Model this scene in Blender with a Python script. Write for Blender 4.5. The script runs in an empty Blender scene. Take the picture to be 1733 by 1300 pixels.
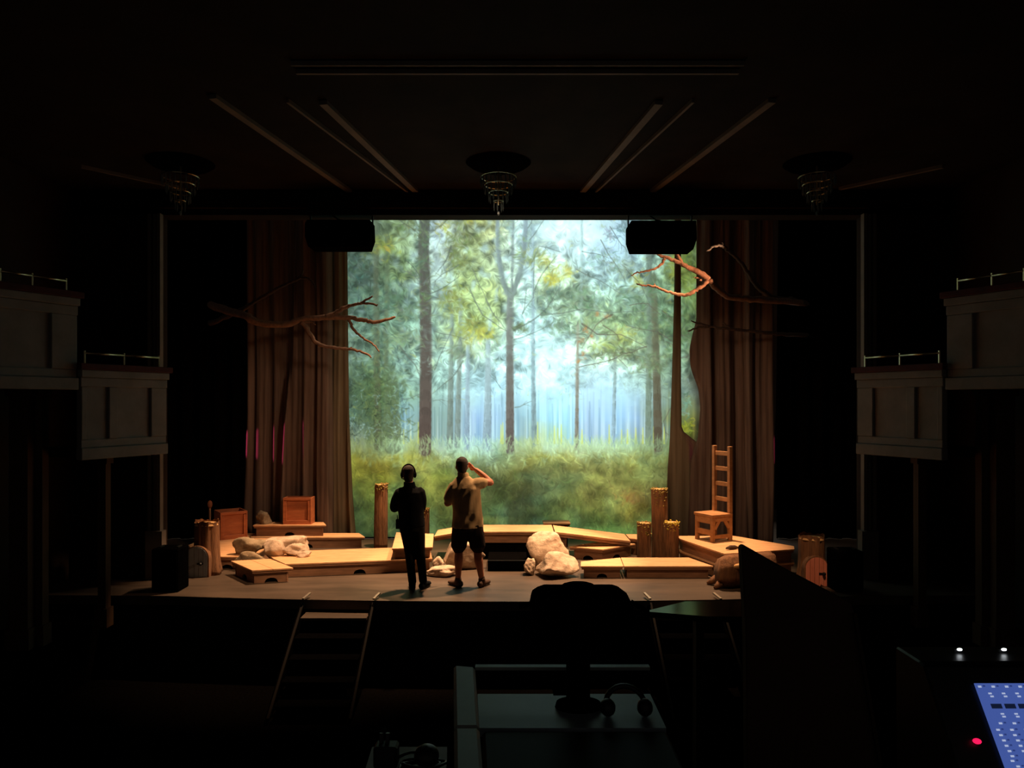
import bpy, math, random
import numpy as np
from mathutils import Vector, Matrix

# =====================================================================================
# CAMERA, WORLD, LIGHT, EXPOSURE
# stage floor is z = 0, the camera stands in the sound booth and looks along +Y
# =====================================================================================
scene = bpy.context.scene
COL = scene.collection
EYE, FOC, CX, HY = 2.57, 1250.0, 866.5, 680.0
cam_d = bpy.data.cameras.new('camera'); cam = bpy.data.objects.new('camera', cam_d); COL.objects.link(cam)
cam.location = (0, 0, EYE); cam.rotation_euler = (math.pi/2, 0, 0)
cam_d.sensor_width = 36; cam_d.lens = 36*FOC/1733; cam_d.shift_y = 30/1733
cam_d.clip_start = .05; cam_d.clip_end = 100
scene.camera = cam
scene.view_settings.view_transform = 'Standard'; scene.view_settings.look = 'None'
scene.view_settings.gamma = 1; scene.view_settings.use_curve_mapping = False
scene.view_settings.exposure = 0.0

world = bpy.data.worlds.new('dim_house'); scene.world = world; world.use_nodes = True
world.node_tree.nodes['Background'].inputs[0].default_value = (1.0, .86, .74, 1)
world.node_tree.nodes['Background'].inputs[1].default_value = .048

def spot(name, loc, aim, power, col, deg, blend=.35, size=.08):
    d = bpy.data.lights.new(name, 'SPOT'); d.energy = power; d.color = col
    d.spot_size = math.radians(deg); d.spot_blend = blend; d.shadow_soft_size = size
    o = bpy.data.objects.new(name, d); COL.objects.link(o); o.location = loc
    o.rotation_euler = (Vector(aim)-Vector(loc)).to_track_quat('-Z', 'Y').to_euler()
    return o
AMBER, WARM, ROSE = (1.0, .60, .33), (1.0, .69, .47), (1.0, .10, .36)
# front-of-house specials on the ceiling bar, plus added door and wash lights
spot('lamp_front_left', (-.6, 7.3, 5.45), (-3.1, 11.35, .2), 1250, AMBER, 21, .45)
spot('lamp_front_right', (1.4, 7.3, 5.45), (2.4, 11.2, .3), 520, AMBER, 27, .5)
spot('lamp_front_centre', (1.2, 7.3, 5.45), (.30, 11.9, .35), 900, AMBER, 14, .45)
spot('added_door_light', (3.2, 7.3, 5.45), (4.25, 10.35, .25), 620, AMBER, 8, .5)  # added to brighten the pink door
spot('lamp_side_right', (5.3, 10.12, 3.4), (-.45, 10.27, 1.35), 900, AMBER, 11, .4)
spot('added_wash_left', (1.8, 7.3, 5.45), (-3.5, 13.4, 2.2), 1250, WARM, 33, 1, .7)  # added wash that lifts the dark drapes at left
spot('added_wash_right', (-1.8, 7.3, 5.45), (3.5, 13.4, 2.2), 1250, WARM, 33, 1, .7)  # added likewise for the drapes at right
# overhead bar just upstage of the header
spot('lamp_top_left', (-1.2, 11.9, 6.9), (-2.5, 11.3, 0), 4200, AMBER, 46, .6)
spot('lamp_top_centre', (1.3, 11.9, 6.9), (-.05, 11.15, 0), 4300, AMBER, 36, .5)
spot('lamp_top_right', (2.9, 12.0, 6.9), (2.1, 11.4, 0), 4000, AMBER, 40, .6)
# specials on the hanging limbs, one added for the tip, and wing side booms
spot('lamp_limb_right', (4.9, 10.95, 4.3), (2.76, 12.46, 4.80), 1250, (1.0, .52, .29), 21, .2, .03)
spot('added_tip_light', (4.9, 10.95, 4.6), (3.44, 12.63, 5.22), 1500, (1.0, .74, .5), 7, .3, .03)  # extra spot added only to brighten the branch tip
spot('lamp_limb_left', (-1.6, 13.2, 6.4), (-2.4, 12.65, 4.0), 300, WARM, 40, .5, .03)
spot('lamp_boom_left', (-6.9, 13.57, 1.75), (-4.3, 13.52, 1.80), 620, ROSE, 17, .5, .02)
spot('lamp_boom_right', (6.9, 13.30, 1.7), (4.8, 13.38, 1.7), 160, ROSE, 15, .5, .02)
# area light added behind the translucent forest cloth to brighten it evenly
rl = bpy.data.lights.new('added_back_light', 'AREA'); rl.shape = 'RECTANGLE'; rl.size = 9.5; rl.size_y = 8.0; rl.energy = 400; rl.color = (.97, 1.0, .98)
rlo = bpy.data.objects.new('added_back_light', rl); COL.objects.link(rlo); rlo.location = (0, 15.9, 3.3); rlo.rotation_euler = (-math.pi/2, 0, 0)

# =====================================================================================
# HELPERS
# =====================================================================================
def at(px, py, D):                      # sight line through a photo pixel, at distance D from the booth
    return ((px-CX)*D/FOC, D, EYE-(py-HY)*D/FOC)
def tag(o, label=None, cat=None, group=None, kind=None):
    for k, v in (('label', label), ('category', cat), ('group', group), ('kind', kind)):
        if v: o[k] = v
    return o
def thing(name, loc, label, cat, group=None):
    o = bpy.data.objects.new(name, None); COL.objects.link(o); o.location = loc
    o.empty_display_size = .1
    return tag(o, label, cat, group)
def origin(o):
    v = Vector((0, 0, 0))
    while o is not None: v += o.location; o = o.parent
    return v
class MB:
    def __init__(s): s.v, s.f = [], []
    def add(s, vs, fs):
        n = len(s.v); s.v += [tuple(map(float, q)) for q in vs]; s.f += [tuple(i+n for i in q) for q in fs]; return s
    def box(s, c, d, rz=0):
        x, y, z = (k/2 for k in d); cr, sr = math.cos(rz), math.sin(rz)
        P = [(i*x, j*y, k*z) for k in (-1, 1) for j in (-1, 1) for i in (-1, 1)]
        P = [(c[0]+a*cr-b*sr, c[1]+a*sr+b*cr, c[2]+e) for a, b, e in P]
        return s.add(P, [(0,2,3,1),(4,5,7,6),(0,1,5,4),(1,3,7,5),(3,2,6,7),(2,0,4,6)])
    def prism(s, poly, z0, z1):
        a = sum(poly[i][0]*poly[(i+1)%len(poly)][1]-poly[(i+1)%len(poly)][0]*poly[i][1] for i in range(len(poly)))
        if a < 0: poly = poly[::-1]
        n = len(poly)
        return s.add([(x, y, z0) for x, y in poly]+[(x, y, z1) for x, y in poly],
                     [tuple(range(n))[::-1], tuple(range(n, 2*n))]+[(i, (i+1)%n, n+(i+1)%n, n+i) for i in range(n)])
    def slab(s, o, u, w, poly, t):      # polygon given in the plane (o; u, w), thickened by t along the normal
        o, u, w = Vector(o), Vector(u), Vector(w); nrm = u.cross(w).normalized()*t; n = len(poly)
        A = [o+u*a+w*b for a, b in poly]; B = [p+nrm for p in A]
        return s.add(A+B, [tuple(range(n))[::-1], tuple(range(n, 2*n))]+[(i, (i+1)%n, n+(i+1)%n, n+i) for i in range(n)])
    def bar(s, a, b, w, h):             # rectangular bar from a to b
        a, b = Vector(a), Vector(b); d = (b-a).normalized()
        r = d.cross(Vector((0, 0, 1)));  r = Vector((1, 0, 0)) if r.length < 1e-4 else r.normalized()
        q = r.cross(d); r, q = r*w/2, q*h/2
        P = [a-r-q, a+r-q, a+r+q, a-r+q, b-r-q, b+r-q, b+r+q, b-r+q]
        return s.add(P, [(0,1,2,3),(7,6,5,4),(0,4,5,1),(1,5,6,2),(2,6,7,3),(3,7,4,0)])
    def tube(s, pts, rad, n=8, flat=1.0, cap=True):
        P = [Vector(p) for p in pts]; m = len(P)
        R = rad if isinstance(rad, (list, tuple)) else [rad]*m
        base = len(s.v); ref = Vector((.13, .31, .94)).normalized()
        if abs((P[-1]-P[0]).normalized().dot(ref)) > .9: ref = Vector((1, .1, 0)).normalized()
        vs = []
        for i in range(m):
            d = (P[min(i+1, m-1)]-P[max(i-1, 0)]).normalized()
            a = d.cross(ref).normalized(); b = d.cross(a)
            for k in range(n):
                t = 2*math.pi*k/n; vs.append(P[i]+a*math.cos(t)*R[i]+b*math.sin(t)*R[i]*flat)
        fs = [(i*n+k, i*n+(k+1)%n, (i+1)*n+(k+1)%n, (i+1)*n+k) for i in range(m-1) for k in range(n)]
        if cap: fs += [tuple(range(n))[::-1], tuple((m-1)*n+k for k in range(n))]
        return s.add(vs, fs)
    def rings(s, R, n=20, cap=True):    # R: (x, y, z, rx, ry) stacked rings
        vs = [(x+rx*math.cos(2*math.pi*k/n), y+ry*math.sin(2*math.pi*k/n), z) for x, y, z, rx, ry in R for k in range(n)]
        m = len(R); fs = [(i*n+k, i*n+(k+1)%n, (i+1)*n+(k+1)%n, (i+1)*n+k) for i in range(m-1) for k in range(n)]
        if cap: fs += [tuple(range(n))[::-1], tuple((m-1)*n+k for k in range(n))]
        return s.add(vs, fs)
    def ball(s, c, r, n=14, m=9):
        r = r if isinstance(r, (tuple, list)) else (r, r, r)
        return s.rings([(c[0], c[1], c[2]-r[2]*math.cos(math.pi*(i+.12)/(m-.76)), r[0]*math.sin(math.pi*(i+.12)/(m-.76)), r[1]*math.sin(math.pi*(i+.12)/(m-.76))) for i in range(m)], n)
    def mesh(s, name, off):
        me = bpy.data.meshes.new(name); me.from_pydata([tuple(Vector(q)-off) for q in s.v], [], s.f); me.update(); return me
    def build(s, name, mat, parent=None, loc=None, smooth=False, bevel=0, kind=None, label=None):
        off = origin(parent) if parent else Vector(loc or (0, 0, 0))
        o = bpy.data.objects.new(name, s.mesh(name, off)); COL.objects.link(o)
        if parent: o.parent = parent
        else: o.location = off
        if mat: o.data.materials.append(mat)
        if smooth: o.data.polygons.foreach_set('use_smooth', [True]*len(o.data.polygons))
        if bevel:
            b = o.modifiers.new('bevel', 'BEVEL'); b.width = bevel; b.segments = 1; b.limit_method = 'ANGLE'
        return tag(o, label, kind=kind)
def bake(o, voxel=None, smooth=0, subsurf=0, noise=None):
    if voxel: m = o.modifiers.new('r', 'REMESH'); m.mode = 'VOXEL'; m.voxel_size = voxel; m.use_smooth_shade = True
    if smooth: m = o.modifiers.new('s', 'SMOOTH'); m.factor = .5; m.iterations = smooth
    if subsurf: m = o.modifiers.new('u', 'SUBSURF'); m.levels = m.render_levels = subsurf
    dg = bpy.context.evaluated_depsgraph_get(); dg.update()
    me = bpy.data.meshes.new_from_object(o.evaluated_get(dg)); old = o.data; o.modifiers.clear(); o.data = me
    if old.materials and not me.materials: me.materials.append(old.materials[0])
    me.polygons.foreach_set('use_smooth', [True]*len(me.polygons)); me.name = o.name
    bpy.data.meshes.remove(old)
    return o

# ---------------------------------------------------------------- materials
def nodes(name):
    m = bpy.data.materials.new(name); m.use_nodes = True; nt = m.node_tree
    return m, nt, nt.nodes, nt.links, nt.nodes['Principled BSDF']
def lin(h):
    c = [int(h[i:i+2], 16)/255 for i in (0, 2, 4)]
    return tuple((k/12.92 if k <= .04045 else ((k+.055)/1.055)**2.4) for k in c)+(1,)
def mat(name, c1, c2=None, rough=.7, scale=(6, 6, 6), bump=.0, detail=4, metal=0, spec=.3, noise_scale=1.0, coat=0):
    m, nt, N, L, b = nodes(name)
    b.inputs['Roughness'].default_value = rough; b.inputs['Metallic'].default_value = metal
    b.inputs['Specular IOR Level'].default_value = spec; b.inputs['Coat Weight'].default_value = coat
    c1 = lin(c1) if isinstance(c1, str) else c1; c2 = c1 if c2 is None else (lin(c2) if isinstance(c2, str) else c2)
    tc = N.new('ShaderNodeTexCoord'); mp = N.new('ShaderNodeMapping'); mp.inputs['Scale'].default_value = scale
    nz = N.new('ShaderNodeTexNoise'); nz.inputs['Scale'].default_value = noise_scale; nz.inputs['Detail'].default_value = detail; nz.inputs['Roughness'].default_value = .62
    rp = N.new('ShaderNodeValToRGB'); rp.color_ramp.elements[0].position = .32; rp.color_ramp.elements[1].position = .68
    rp.color_ramp.elements[0].color = c1; rp.color_ramp.elements[1].color = c2
    L.new(tc.outputs['Object'], mp.inputs['Vector']); L.new(mp.outputs['Vector'], nz.inputs['Vector'])
    L.new(nz.outputs['Fac'], rp.inputs['Fac']); L.new(rp.outputs['Color'], b.inputs['Base Color'])
    if bump:
        bp = N.new('ShaderNodeBump'); bp.inputs['Strength'].default_value = bump; bp.inputs['Distance'].default_value = .02
        L.new(nz.outputs['Fac'], bp.inputs['Height']); L.new(bp.outputs['Normal'], b.inputs['Normal'])
    return m
def glow_mat(name, col, k):
    m, nt, N, L, b = nodes(name); b.inputs['Base Color'].default_value = (0, 0, 0, 1)
    b.inputs['Emission Color'].default_value = col; b.inputs['Emission Strength'].default_value = k
    return m
M = {}
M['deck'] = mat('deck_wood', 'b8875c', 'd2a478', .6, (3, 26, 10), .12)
M['side'] = mat('shaded_side_wood', '74543e', '90694e', .7, (4, 4, 30), .12)  # deeper than the deck wood, shade of the side faces put into colour
M['crate'] = mat('crate_wood', '9a5432', 'b4683f', .6, (5, 5, 22), .1)
M['chair'] = mat('chair_wood', '94673f', 'b07e52', .6, (8, 8, 20), .1)
M['bark'] = mat('post_bark', '5a3f2a', '8a6242', .9, (30, 30, 4), .8)
M['stump'] = mat('stump_bark', '5a3c28', '7e5638', .9, (26, 26, 3.4), .8)
M['cutwood'] = mat('cut_wood', 'b58552', 'cba06a', .75, (9, 9, 9), .2)
M['moss'] = mat('moss', '6b5a2c', 'a08e4c', .95, (40, 40, 40), .8)
M['rock'] = mat('carved_rock', '9a826c', 'cbb49c', .9, (9, 9, 11), .9, 8)
M['rock_dark'] = mat('carved_rock_dull', '6e5f4a', '988468', .9, (9, 9, 11), .9, 8)
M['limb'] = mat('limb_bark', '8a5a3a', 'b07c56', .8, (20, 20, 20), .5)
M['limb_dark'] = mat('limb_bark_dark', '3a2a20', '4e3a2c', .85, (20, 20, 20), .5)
M['floor'] = mat('stage_floor_paint', '40352b', '54463a', .45, (1.2, 5, 1), .05, 5, spec=.3)
M['black'] = mat('black_paint', '0a0908', '100e0c', .7, spec=.15)
M['blackcloth'] = mat('black_cloth', '040404', '070606', 1.0, (30, 30, 4), .1, spec=0)
M['blackplastic'] = mat('black_plastic', '0b0b0c', '111112', .5, spec=.3)
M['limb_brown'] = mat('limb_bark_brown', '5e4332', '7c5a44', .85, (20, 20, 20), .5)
M['house'] = mat('house_wall', '211710', '2b1f16', .85, (2, 2, 2), .1, spec=.1)
M['ceil'] = mat('house_ceiling', '1e1916', '28211c', .9, (2, 2, 2), .1, spec=.05)
M['plaster'] = mat('box_plaster', '767068', '88817a', .8, (3, 3, 3), .08)
M['rib'] = mat('ceiling_rib', '5c5248', '6c6056', .8, (3, 3, 3), .08)
M['ledge'] = mat('ledge_velvet', '3a0f0a', '4c150e', .8, (8, 8, 8), .1)
M['pilaster'] = mat('pilaster_wood', '3e2c1e', '4c3828', .8, (4, 4, 1), .1, spec=.1)
M['brass'] = mat('brass_rail', 'b09a70', 'c8b48c', .3, metal=.9)
M['carpet'] = mat('house_carpet', '040303', '070605', 1, (30, 30, 30), .2, spec=.0)
M['steel'] = mat('rail_steel', '9a8f80', 'b0a596', .4, metal=.7)
M['drape'] = mat('leg_drape', '4e3d33', '6c584b', .95, (14, 14, .6), .08, spec=.05)
M['drape2'] = mat('leg_drape_olive', '5f5340', '786a54', .95, (14, 14, .6), .08, spec=.05)

# ---------------------------------------------------------------- projected forest picture, put into the cloth's colour
PX0, PX1, PY0, PY1 = 490, 1244, 300, 924        # canvas extent in its own stroke units (1 unit = 11.2 mm)
def paint_forest():
    W, Hh = PX1-PX0+1, PY1-PY0+1
    rng = np.random.default_rng(11)
    cols = [560,600,640,680,720,760,800,840,880,920,960,1000,1040,1080,1120,1160,1200]
    rows = {
    362:'5a6a5a 7f9a85 7c9078 7a9070 8aa5a0 9fb0a0 a0a870 a2ab78 a8c8cc c4eaf0 c8f2f5 bce0ee 9cc0cc 7a9a80 6c8a68 6a8468 5a6a50',
    400:'5c6c5c 6c8478 728a70 748a68 90aeb4 a6bcb8 8f9a68 a0ac84 a8ccd4 c8f0f4 d8fbfb c6eaf6 aacfe6 98bccc 7c9c7c 607a50 4a5a40',
    440:'66766a 64806f 70865f 748a60 9ab4b0 9cae98 86966a a8bba0 b4d4d8 bfe4e6 cdf2f4 c2e8f2 b0d6ea 9cc0c4 78967c 6f8448 4a5a3a',
    480:'5c7060 62806f 688266 6c8860 94b0b4 94ae9c 8ea06c a6bc8e b0d0d2 b0cca0 b8d8c0 b0d6d4 a2c8d0 94b4a4 7c9a80 788a40 445436',
    520:'5a6c58 5e7e70 60806e 648470 88a89c 94ac84 8ea06c a2b880 a8ccc8 9cb89c 8aa888 94b498 90b4a0 88a88c 74967c 6a8454 40502e',
    560:'586a58 6e9080 6a8a74 6f9080 88aa9a 8ea880 8a9e68 9ab080 a4ccd0 a6cfcb a0bfa4 90b090 8cab80 7e9a78 6c8a6c 5f7a58 3f4a30',
    600:'566456 7a9a8a 6c8c74 78988a 90b4a8 a0c0b0 b0c088 a8ccbc b0dce0 bcecf0 c6f4f0 b4d0a8 98b080 86a080 748f70 6f8f70 40402c',
    640:'4c5a50 6a8870 5c7a58 8ab0a4 94b8ac a4ccc8 b0d8dc b0dce8 b4e0e8 b8e8f0 c4f8fa c0e0d0 a6c8b8 9cbcb0 7c9880 809c88 40382a',
    680:'485448 5a7658 56704c 88b0a0 90b4a4 9cc0c0 acd4dc b0dcec a8d0dc acdcec b8f0f8 b0d4ec acd8ee a4c8d4 86a090 88a498 3c342a',
    720:'464c40 6c8c78 546a4c 80a8b8 8ca89c 8aa8a8 9cbcdc a4c8e4 90b4c0 a0d4e8 a8e0f4 a4c4e4 a4d0ee 9cbcd8 849c8c 848c50 3c3028',
    750:'464a3c 90a890 6a7c58 a8c0a0 8ca090 90a8a8 98b8d0 a8d0d4 94b0b0 b0d0a0 a8d4d4 a0bcd0 a4c8d8 98b0b8 84988c 707830 3c3028',
    768:'565a44 a0b090 849468 acc8a0 98a890 a8c4a8 b0d4c8 a8c8b8 a8c098 b4d0b0 b8d8b8 b0cca8 b4d0a8 98b088 7c8c68 60602c 3c3028',
    790:'6a6a3a a8aa48 a09a42 a4a850 8a9050 90a878 94b494 88a078 889058 a0a050 a0a868 98a468 909c60 88945a 7c8850 585028 3c3028',
    820:'6a7040 8f9c48 8a9440 7c8848 94a058 78904c 708458 687850 606c40 64704c 748454 88945a 98a462 90a05c 7c8858 545028 3c3028',
    850:'5c6c40 7f9850 7a9048 70864a 7a8c4c 808c48 5c6c48 54683f 505c3c 5c6a48 6c7c4c 848c50 94a05c 887c48 60683f 505028 3c3028',
    880:'506c44 70905a 6a8848 6c8450 708448 687c44 5c7448 54704c 50644a 586e48 6f844c 7c9050 80904e 88803f 708850 506028 3c3028',
    910:'48603f 587a50 56704a 5c7450 60784c 5c7448 547048 506a4a 4c644a 507048 5c7c50 649054 689050 6a8c50 608050 506028 3c3028'}
    ry = np.array(sorted(rows), float)
    G = np.array([[[int(h[i:i+2], 16) for i in (0,2,4)] for h in rows[int(r)].split()] for r in ry], float)
    xs = np.arange(PX0, PX1+1, dtype=float); ys = np.arange(PY0, PY1+1, dtype=float)
    YY, XX = np.meshgrid(ys, xs, indexing='ij')
    def vnoise(sx, sy, seed):                      # smooth value noise
        r = np.random.default_rng(seed)
        u, v = (XX-PX0)/sx, (YY-PY0)/sy
        t = r.random((int(v.max())+3, int(u.max())+3))
        i, j = u.astype(int), v.astype(int); a, b = u-i, v-j
        a, b = a*a*(3-2*a), b*b*(3-2*b)
        return (t[j,i]*(1-a)+t[j,i+1]*a)*(1-b)+(t[j+1,i]*(1-a)+t[j+1,i+1]*a)*b
    n1, n2 = vnoise(26,26,1)-.5, vnoise(26,26,2)-.5
    wx, wy = XX+n1*26+(vnoise(9,9,3)-.5)*10, YY+(n2*18+(vnoise(9,9,4)-.5)*8)
    wy = np.where(YY > 700, YY+(wy-YY)*np.clip((YY-700)/80, .25, 1), wy)
    cx = np.array(cols, float)
    fx = np.interp(wx, cx, np.arange(len(cx))); fy = np.interp(wy, ry, np.arange(len(ry)))
    i = np.minimum(fx.astype(int), len(cx)-2); j = np.minimum(fy.astype(int), len(ry)-2)
    a, b = (fx-i)[...,None], (fy-j)[...,None]
    img = (G[j,i]*(1-a)+G[j,i+1]*a)*(1-b)+(G[j+1,i]*(1-a)+G[j+1,i+1]*a)*b
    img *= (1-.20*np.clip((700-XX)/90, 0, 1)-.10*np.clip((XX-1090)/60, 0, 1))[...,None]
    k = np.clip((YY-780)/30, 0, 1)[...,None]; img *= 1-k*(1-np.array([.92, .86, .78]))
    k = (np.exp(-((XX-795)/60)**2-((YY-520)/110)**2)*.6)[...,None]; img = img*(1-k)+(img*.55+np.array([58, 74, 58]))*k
    base = img.copy()
    def stroke(pts, w0, w1, col, alpha=1.0, soft=.9):
        p = np.array(pts, float); m = max(w0, w1)+soft+1
        x0, x1 = int(max(p[:,0].min()-m, PX0)), int(min(p[:,0].max()+m+1, PX1))
        y0, y1 = int(max(p[:,1].min()-m, PY0)), int(min(p[:,1].max()+m+1, PY1))
        if x1 <= x0 or y1 <= y0: return
        sl = (slice(y0-PY0, y1-PY0), slice(x0-PX0, x1-PX0))
        X, Y = XX[sl], YY[sl]; cov = np.zeros_like(X)
        n = len(p)-1
        for k in range(n):
            d = p[k+1]-p[k]; L = d@d+1e-9
            t = np.clip(((X-p[k,0])*d[0]+(Y-p[k,1])*d[1])/L, 0, 1)
            r = np.hypot(X-p[k,0]-t*d[0], Y-p[k,1]-t*d[1])
            w = w0+(w1-w0)*(k+t)/n
            cov = np.maximum(cov, np.clip((w*.5-r)/soft+.5, 0, 1))
        c = np.asarray(col, float)
        cv = (cov*alpha)[...,None]
        img[sl] = img[sl]*(1-cv)+c*cv
    def curve(p0, ang, ln, bend, n=4):
        pts = [p0]; a = ang
        for k in range(n):
            pts.append((pts[-1][0]+math_cos(a)*ln/n, pts[-1][1]+math_sin(a)*ln/n)); a += bend/n
        return pts
    math_cos, math_sin, math_pi, math_atan2 = np.cos, np.sin, np.pi, np.arctan2
    def bc(x, y):
        return base[min(max(int(y)-PY0,0),Hh-1), min(max(int(x)-PX0,0),W-1)]
    # misty stand of distant trunks
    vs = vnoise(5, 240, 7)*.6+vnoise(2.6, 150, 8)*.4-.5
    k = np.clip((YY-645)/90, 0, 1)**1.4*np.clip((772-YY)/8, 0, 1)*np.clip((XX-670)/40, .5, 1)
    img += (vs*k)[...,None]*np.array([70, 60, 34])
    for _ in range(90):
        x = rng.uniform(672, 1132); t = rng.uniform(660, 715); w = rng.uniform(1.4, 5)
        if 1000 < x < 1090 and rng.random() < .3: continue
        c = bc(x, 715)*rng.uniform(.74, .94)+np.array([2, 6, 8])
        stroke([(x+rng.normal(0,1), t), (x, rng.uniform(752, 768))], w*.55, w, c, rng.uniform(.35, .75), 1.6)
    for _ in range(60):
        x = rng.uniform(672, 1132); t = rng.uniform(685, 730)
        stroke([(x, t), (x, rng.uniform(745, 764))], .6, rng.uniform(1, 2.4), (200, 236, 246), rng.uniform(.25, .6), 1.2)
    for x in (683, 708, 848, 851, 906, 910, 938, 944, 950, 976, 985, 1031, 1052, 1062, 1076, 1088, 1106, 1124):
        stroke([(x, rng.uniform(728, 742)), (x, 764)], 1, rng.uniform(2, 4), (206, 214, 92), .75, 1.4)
    # swirling brushwork: white noise dragged along a curling flow field
    th = (vnoise(24, 20, 31)*1.0+vnoise(11, 10, 32)*.55)*9.0
    fu, fv = np.cos(th), np.sin(th)
    def drag(src, n=9, step=1.0):
        acc = src.copy(); cnt = 1
        for sg in (1, -1):
            x, y = XX-PX0, YY-PY0; x = x.copy(); y = y.copy()
            for _ in range(n):
                ii = np.clip(y, 0, Hh-1).astype(int); jj = np.clip(x, 0, W-1).astype(int)
                x += sg*step*fu[ii,jj]; y += sg*step*fv[ii,jj]
                acc = acc+src[np.clip(y+.5, 0, Hh-1).astype(int), np.clip(x+.5, 0, W-1).astype(int)]; cnt += 1
        return acc/cnt
    wn = rng.normal(0, 1, (Hh, W))
    wn = (wn+np.roll(wn,1,0)+np.roll(wn,1,1)+np.roll(np.roll(wn,1,0),1,1))/4
    leaf = drag(wn, 8); leaf = np.tanh(leaf/leaf.std()*.8)
    mid = vnoise(17, 14, 41)*.6+vnoise(8, 7, 42)*.4-.5; mid = mid/mid.std()
    green = base[...,1]-.55*base[...,2]-.45*base[...,0]
    F = np.clip((green-3)/12, 0, 1)*np.clip((700-YY)/60, 0, 1)
    F = np.maximum(F, np.clip((green-2)/8, 0, .35)*np.clip((560-YY)/60, 0, 1))
    L3 = lambda q: q[...,None]
    img *= 1+L3(F*(.23*leaf+.20*np.clip(mid, -1.6, 1.4)))
    hole = np.clip(vnoise(13, 15, 43)*.7+vnoise(5, 6, 44)*.3-.60, 0, .2)/.2
    hole = hole*np.clip(1-abs(XX-860)/420, .12, 1)*np.clip((660-YY)/60, 0, 1)
    img += L3(np.clip(F*1.3, 0, 1)*hole*.62)*(np.array([186, 222, 232])-img)
    yel = np.clip(vnoise(38, 30, 45)*.7+vnoise(9, 9, 46)*.5-.72, 0, .25)/.25*np.clip(leaf*.6+.5, 0, 1)
    img += L3(F*yel*.32)*(np.array([170, 176, 88])-img)
    red = np.clip(-mid-1.0, 0, 1)*np.clip(.4-leaf*.6, 0, 1)
    img += L3(F*red*.5)*(np.array([72, 92, 76])-img)
    # bright misty openings
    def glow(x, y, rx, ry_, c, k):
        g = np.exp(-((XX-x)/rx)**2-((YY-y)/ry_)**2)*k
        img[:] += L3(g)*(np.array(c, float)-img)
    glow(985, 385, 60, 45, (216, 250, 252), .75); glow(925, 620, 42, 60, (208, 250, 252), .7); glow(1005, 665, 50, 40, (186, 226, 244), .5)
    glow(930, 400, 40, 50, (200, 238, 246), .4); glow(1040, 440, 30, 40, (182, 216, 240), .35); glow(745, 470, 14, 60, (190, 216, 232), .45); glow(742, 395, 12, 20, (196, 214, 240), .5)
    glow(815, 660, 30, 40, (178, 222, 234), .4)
    # leaves: short swirling strokes
    def leaves(n, box, cols_, lo, hi, wid=(1.1, 2.4), al=(.3, .8), mask=True, direc=None):
        for _ in range(n):
            x, y = rng.uniform(box[0], box[2]), rng.uniform(box[1], box[3])
            c = bc(x, y)
            if mask:
                green = c[1]-.55*c[2]-.45*c[0]
                if rng.random() > np.clip((green-4)/14, .06, 1): continue
                if y > 690 and x > 668: continue
            q = rng.random()
            if q < .42: col = c*rng.uniform(.58, .86)
            elif q < .74: col = c*rng.uniform(1.04, 1.28)+np.array([8, 10, 2])
            elif q < .84: col = c*.5+np.array(cols_[0])*.5
            elif q < .9: col = c*.35+np.array(cols_[1])*.65
            else: col = c*.4+np.array([178, 214, 222])*.6
            a = rng.uniform(0, 6.28) if direc is None else rng.normal(*direc)
            stroke(curve((x, y), a, rng.uniform(lo, hi), rng.normal(0, 1.5)), rng.uniform(*wid), .5, np.clip(col, 0, 255), rng.uniform(*al), .9)
    leaves(2300, (540, 300, 1210, 700), ((150, 160, 70), (196, 190, 66)), 5, 13, (1.4, 3.2), (.25, .6))
    # mid-distance trunks
    def trunk(pts, w0, w1, top, bot, al=.85, soft=1.5, tex=.10):
        n = len(pts)-1
        for k in range(n):
            for s in range(6):
                t0, t1 = s/6, (s+1)/6
                f0, f1 = (k+t0)/n, (k+t1)/n
                P = np.array(pts[k], float)*(1-t0)+np.array(pts[k+1], float)*t0
                Q = np.array(pts[k], float)*(1-t1)+np.array(pts[k+1], float)*t1
                c = np.array(top, float)*(1-f0)+np.array(bot, float)*f0
                a_ = al*(1 if not isinstance(al, tuple) else 1)
                stroke([P, Q], w0+(w1-w0)*f0, w0+(w1-w0)*f1, c*(1+rng.normal(0, tex*.3)), a_, soft)
        L = int(abs(pts[-1][1]-pts[0][1])*.55)
        for _ in range(L):
            f = rng.random(); q = f*n; k = min(int(q), n-1); t = q-k
            P = np.array(pts[k], float)*(1-t)+np.array(pts[k+1], float)*t
            w = w0+(w1-w0)*f; o = rng.uniform(-.5, .5)
            c = (np.array(top, float)*(1-f)+np.array(bot, float)*f)*(1-.32*o)*rng.uniform(1-tex*1.6, 1+tex*1.4)
            stroke([(P[0]+o*w, P[1]), (P[0]+o*w*.9, P[1]+rng.uniform(4, 12))], 1.6, .8, np.clip(c, 0, 255), .5, 1)
    trunk([(636,300),(637,560),(640,770)], 7, 13, (92,108,90), (84,84,62), .62)
    trunk([(655,300),(655,500),(652,640)], 7, 9, (88,108,84), (96,110,84), .6)
    trunk([(661,640),(664,766)], 20, 34, (92,112,82), (96,108,80), .6, 3)
    trunk([(575,300),(574,600)], 6, 6, (120,130,110), (80,80,64), .6)
    trunk([(765,540),(761,770)], 6, 11, (130,152,142), (104,116,108), .75)
    trunk([(780,520),(774,768)], 6, 10, (140,160,150), (112,126,120), .7)
    trunk([(792,600),(790,772)], 6, 9, (150,176,182), (130,152,170), .7)
    trunk([(826,585),(826,690),(824,770)], 8, 15, (158,184,186), (126,148,162), .85)
    trunk([(902,400),(902,600),(904,766)], 3, 9, (160,190,200), (112,134,138), .75)
    trunk([(978,560),(977,640),(976,774)], 3, 7, (160,160,140), (112,108,100), .85)
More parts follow.
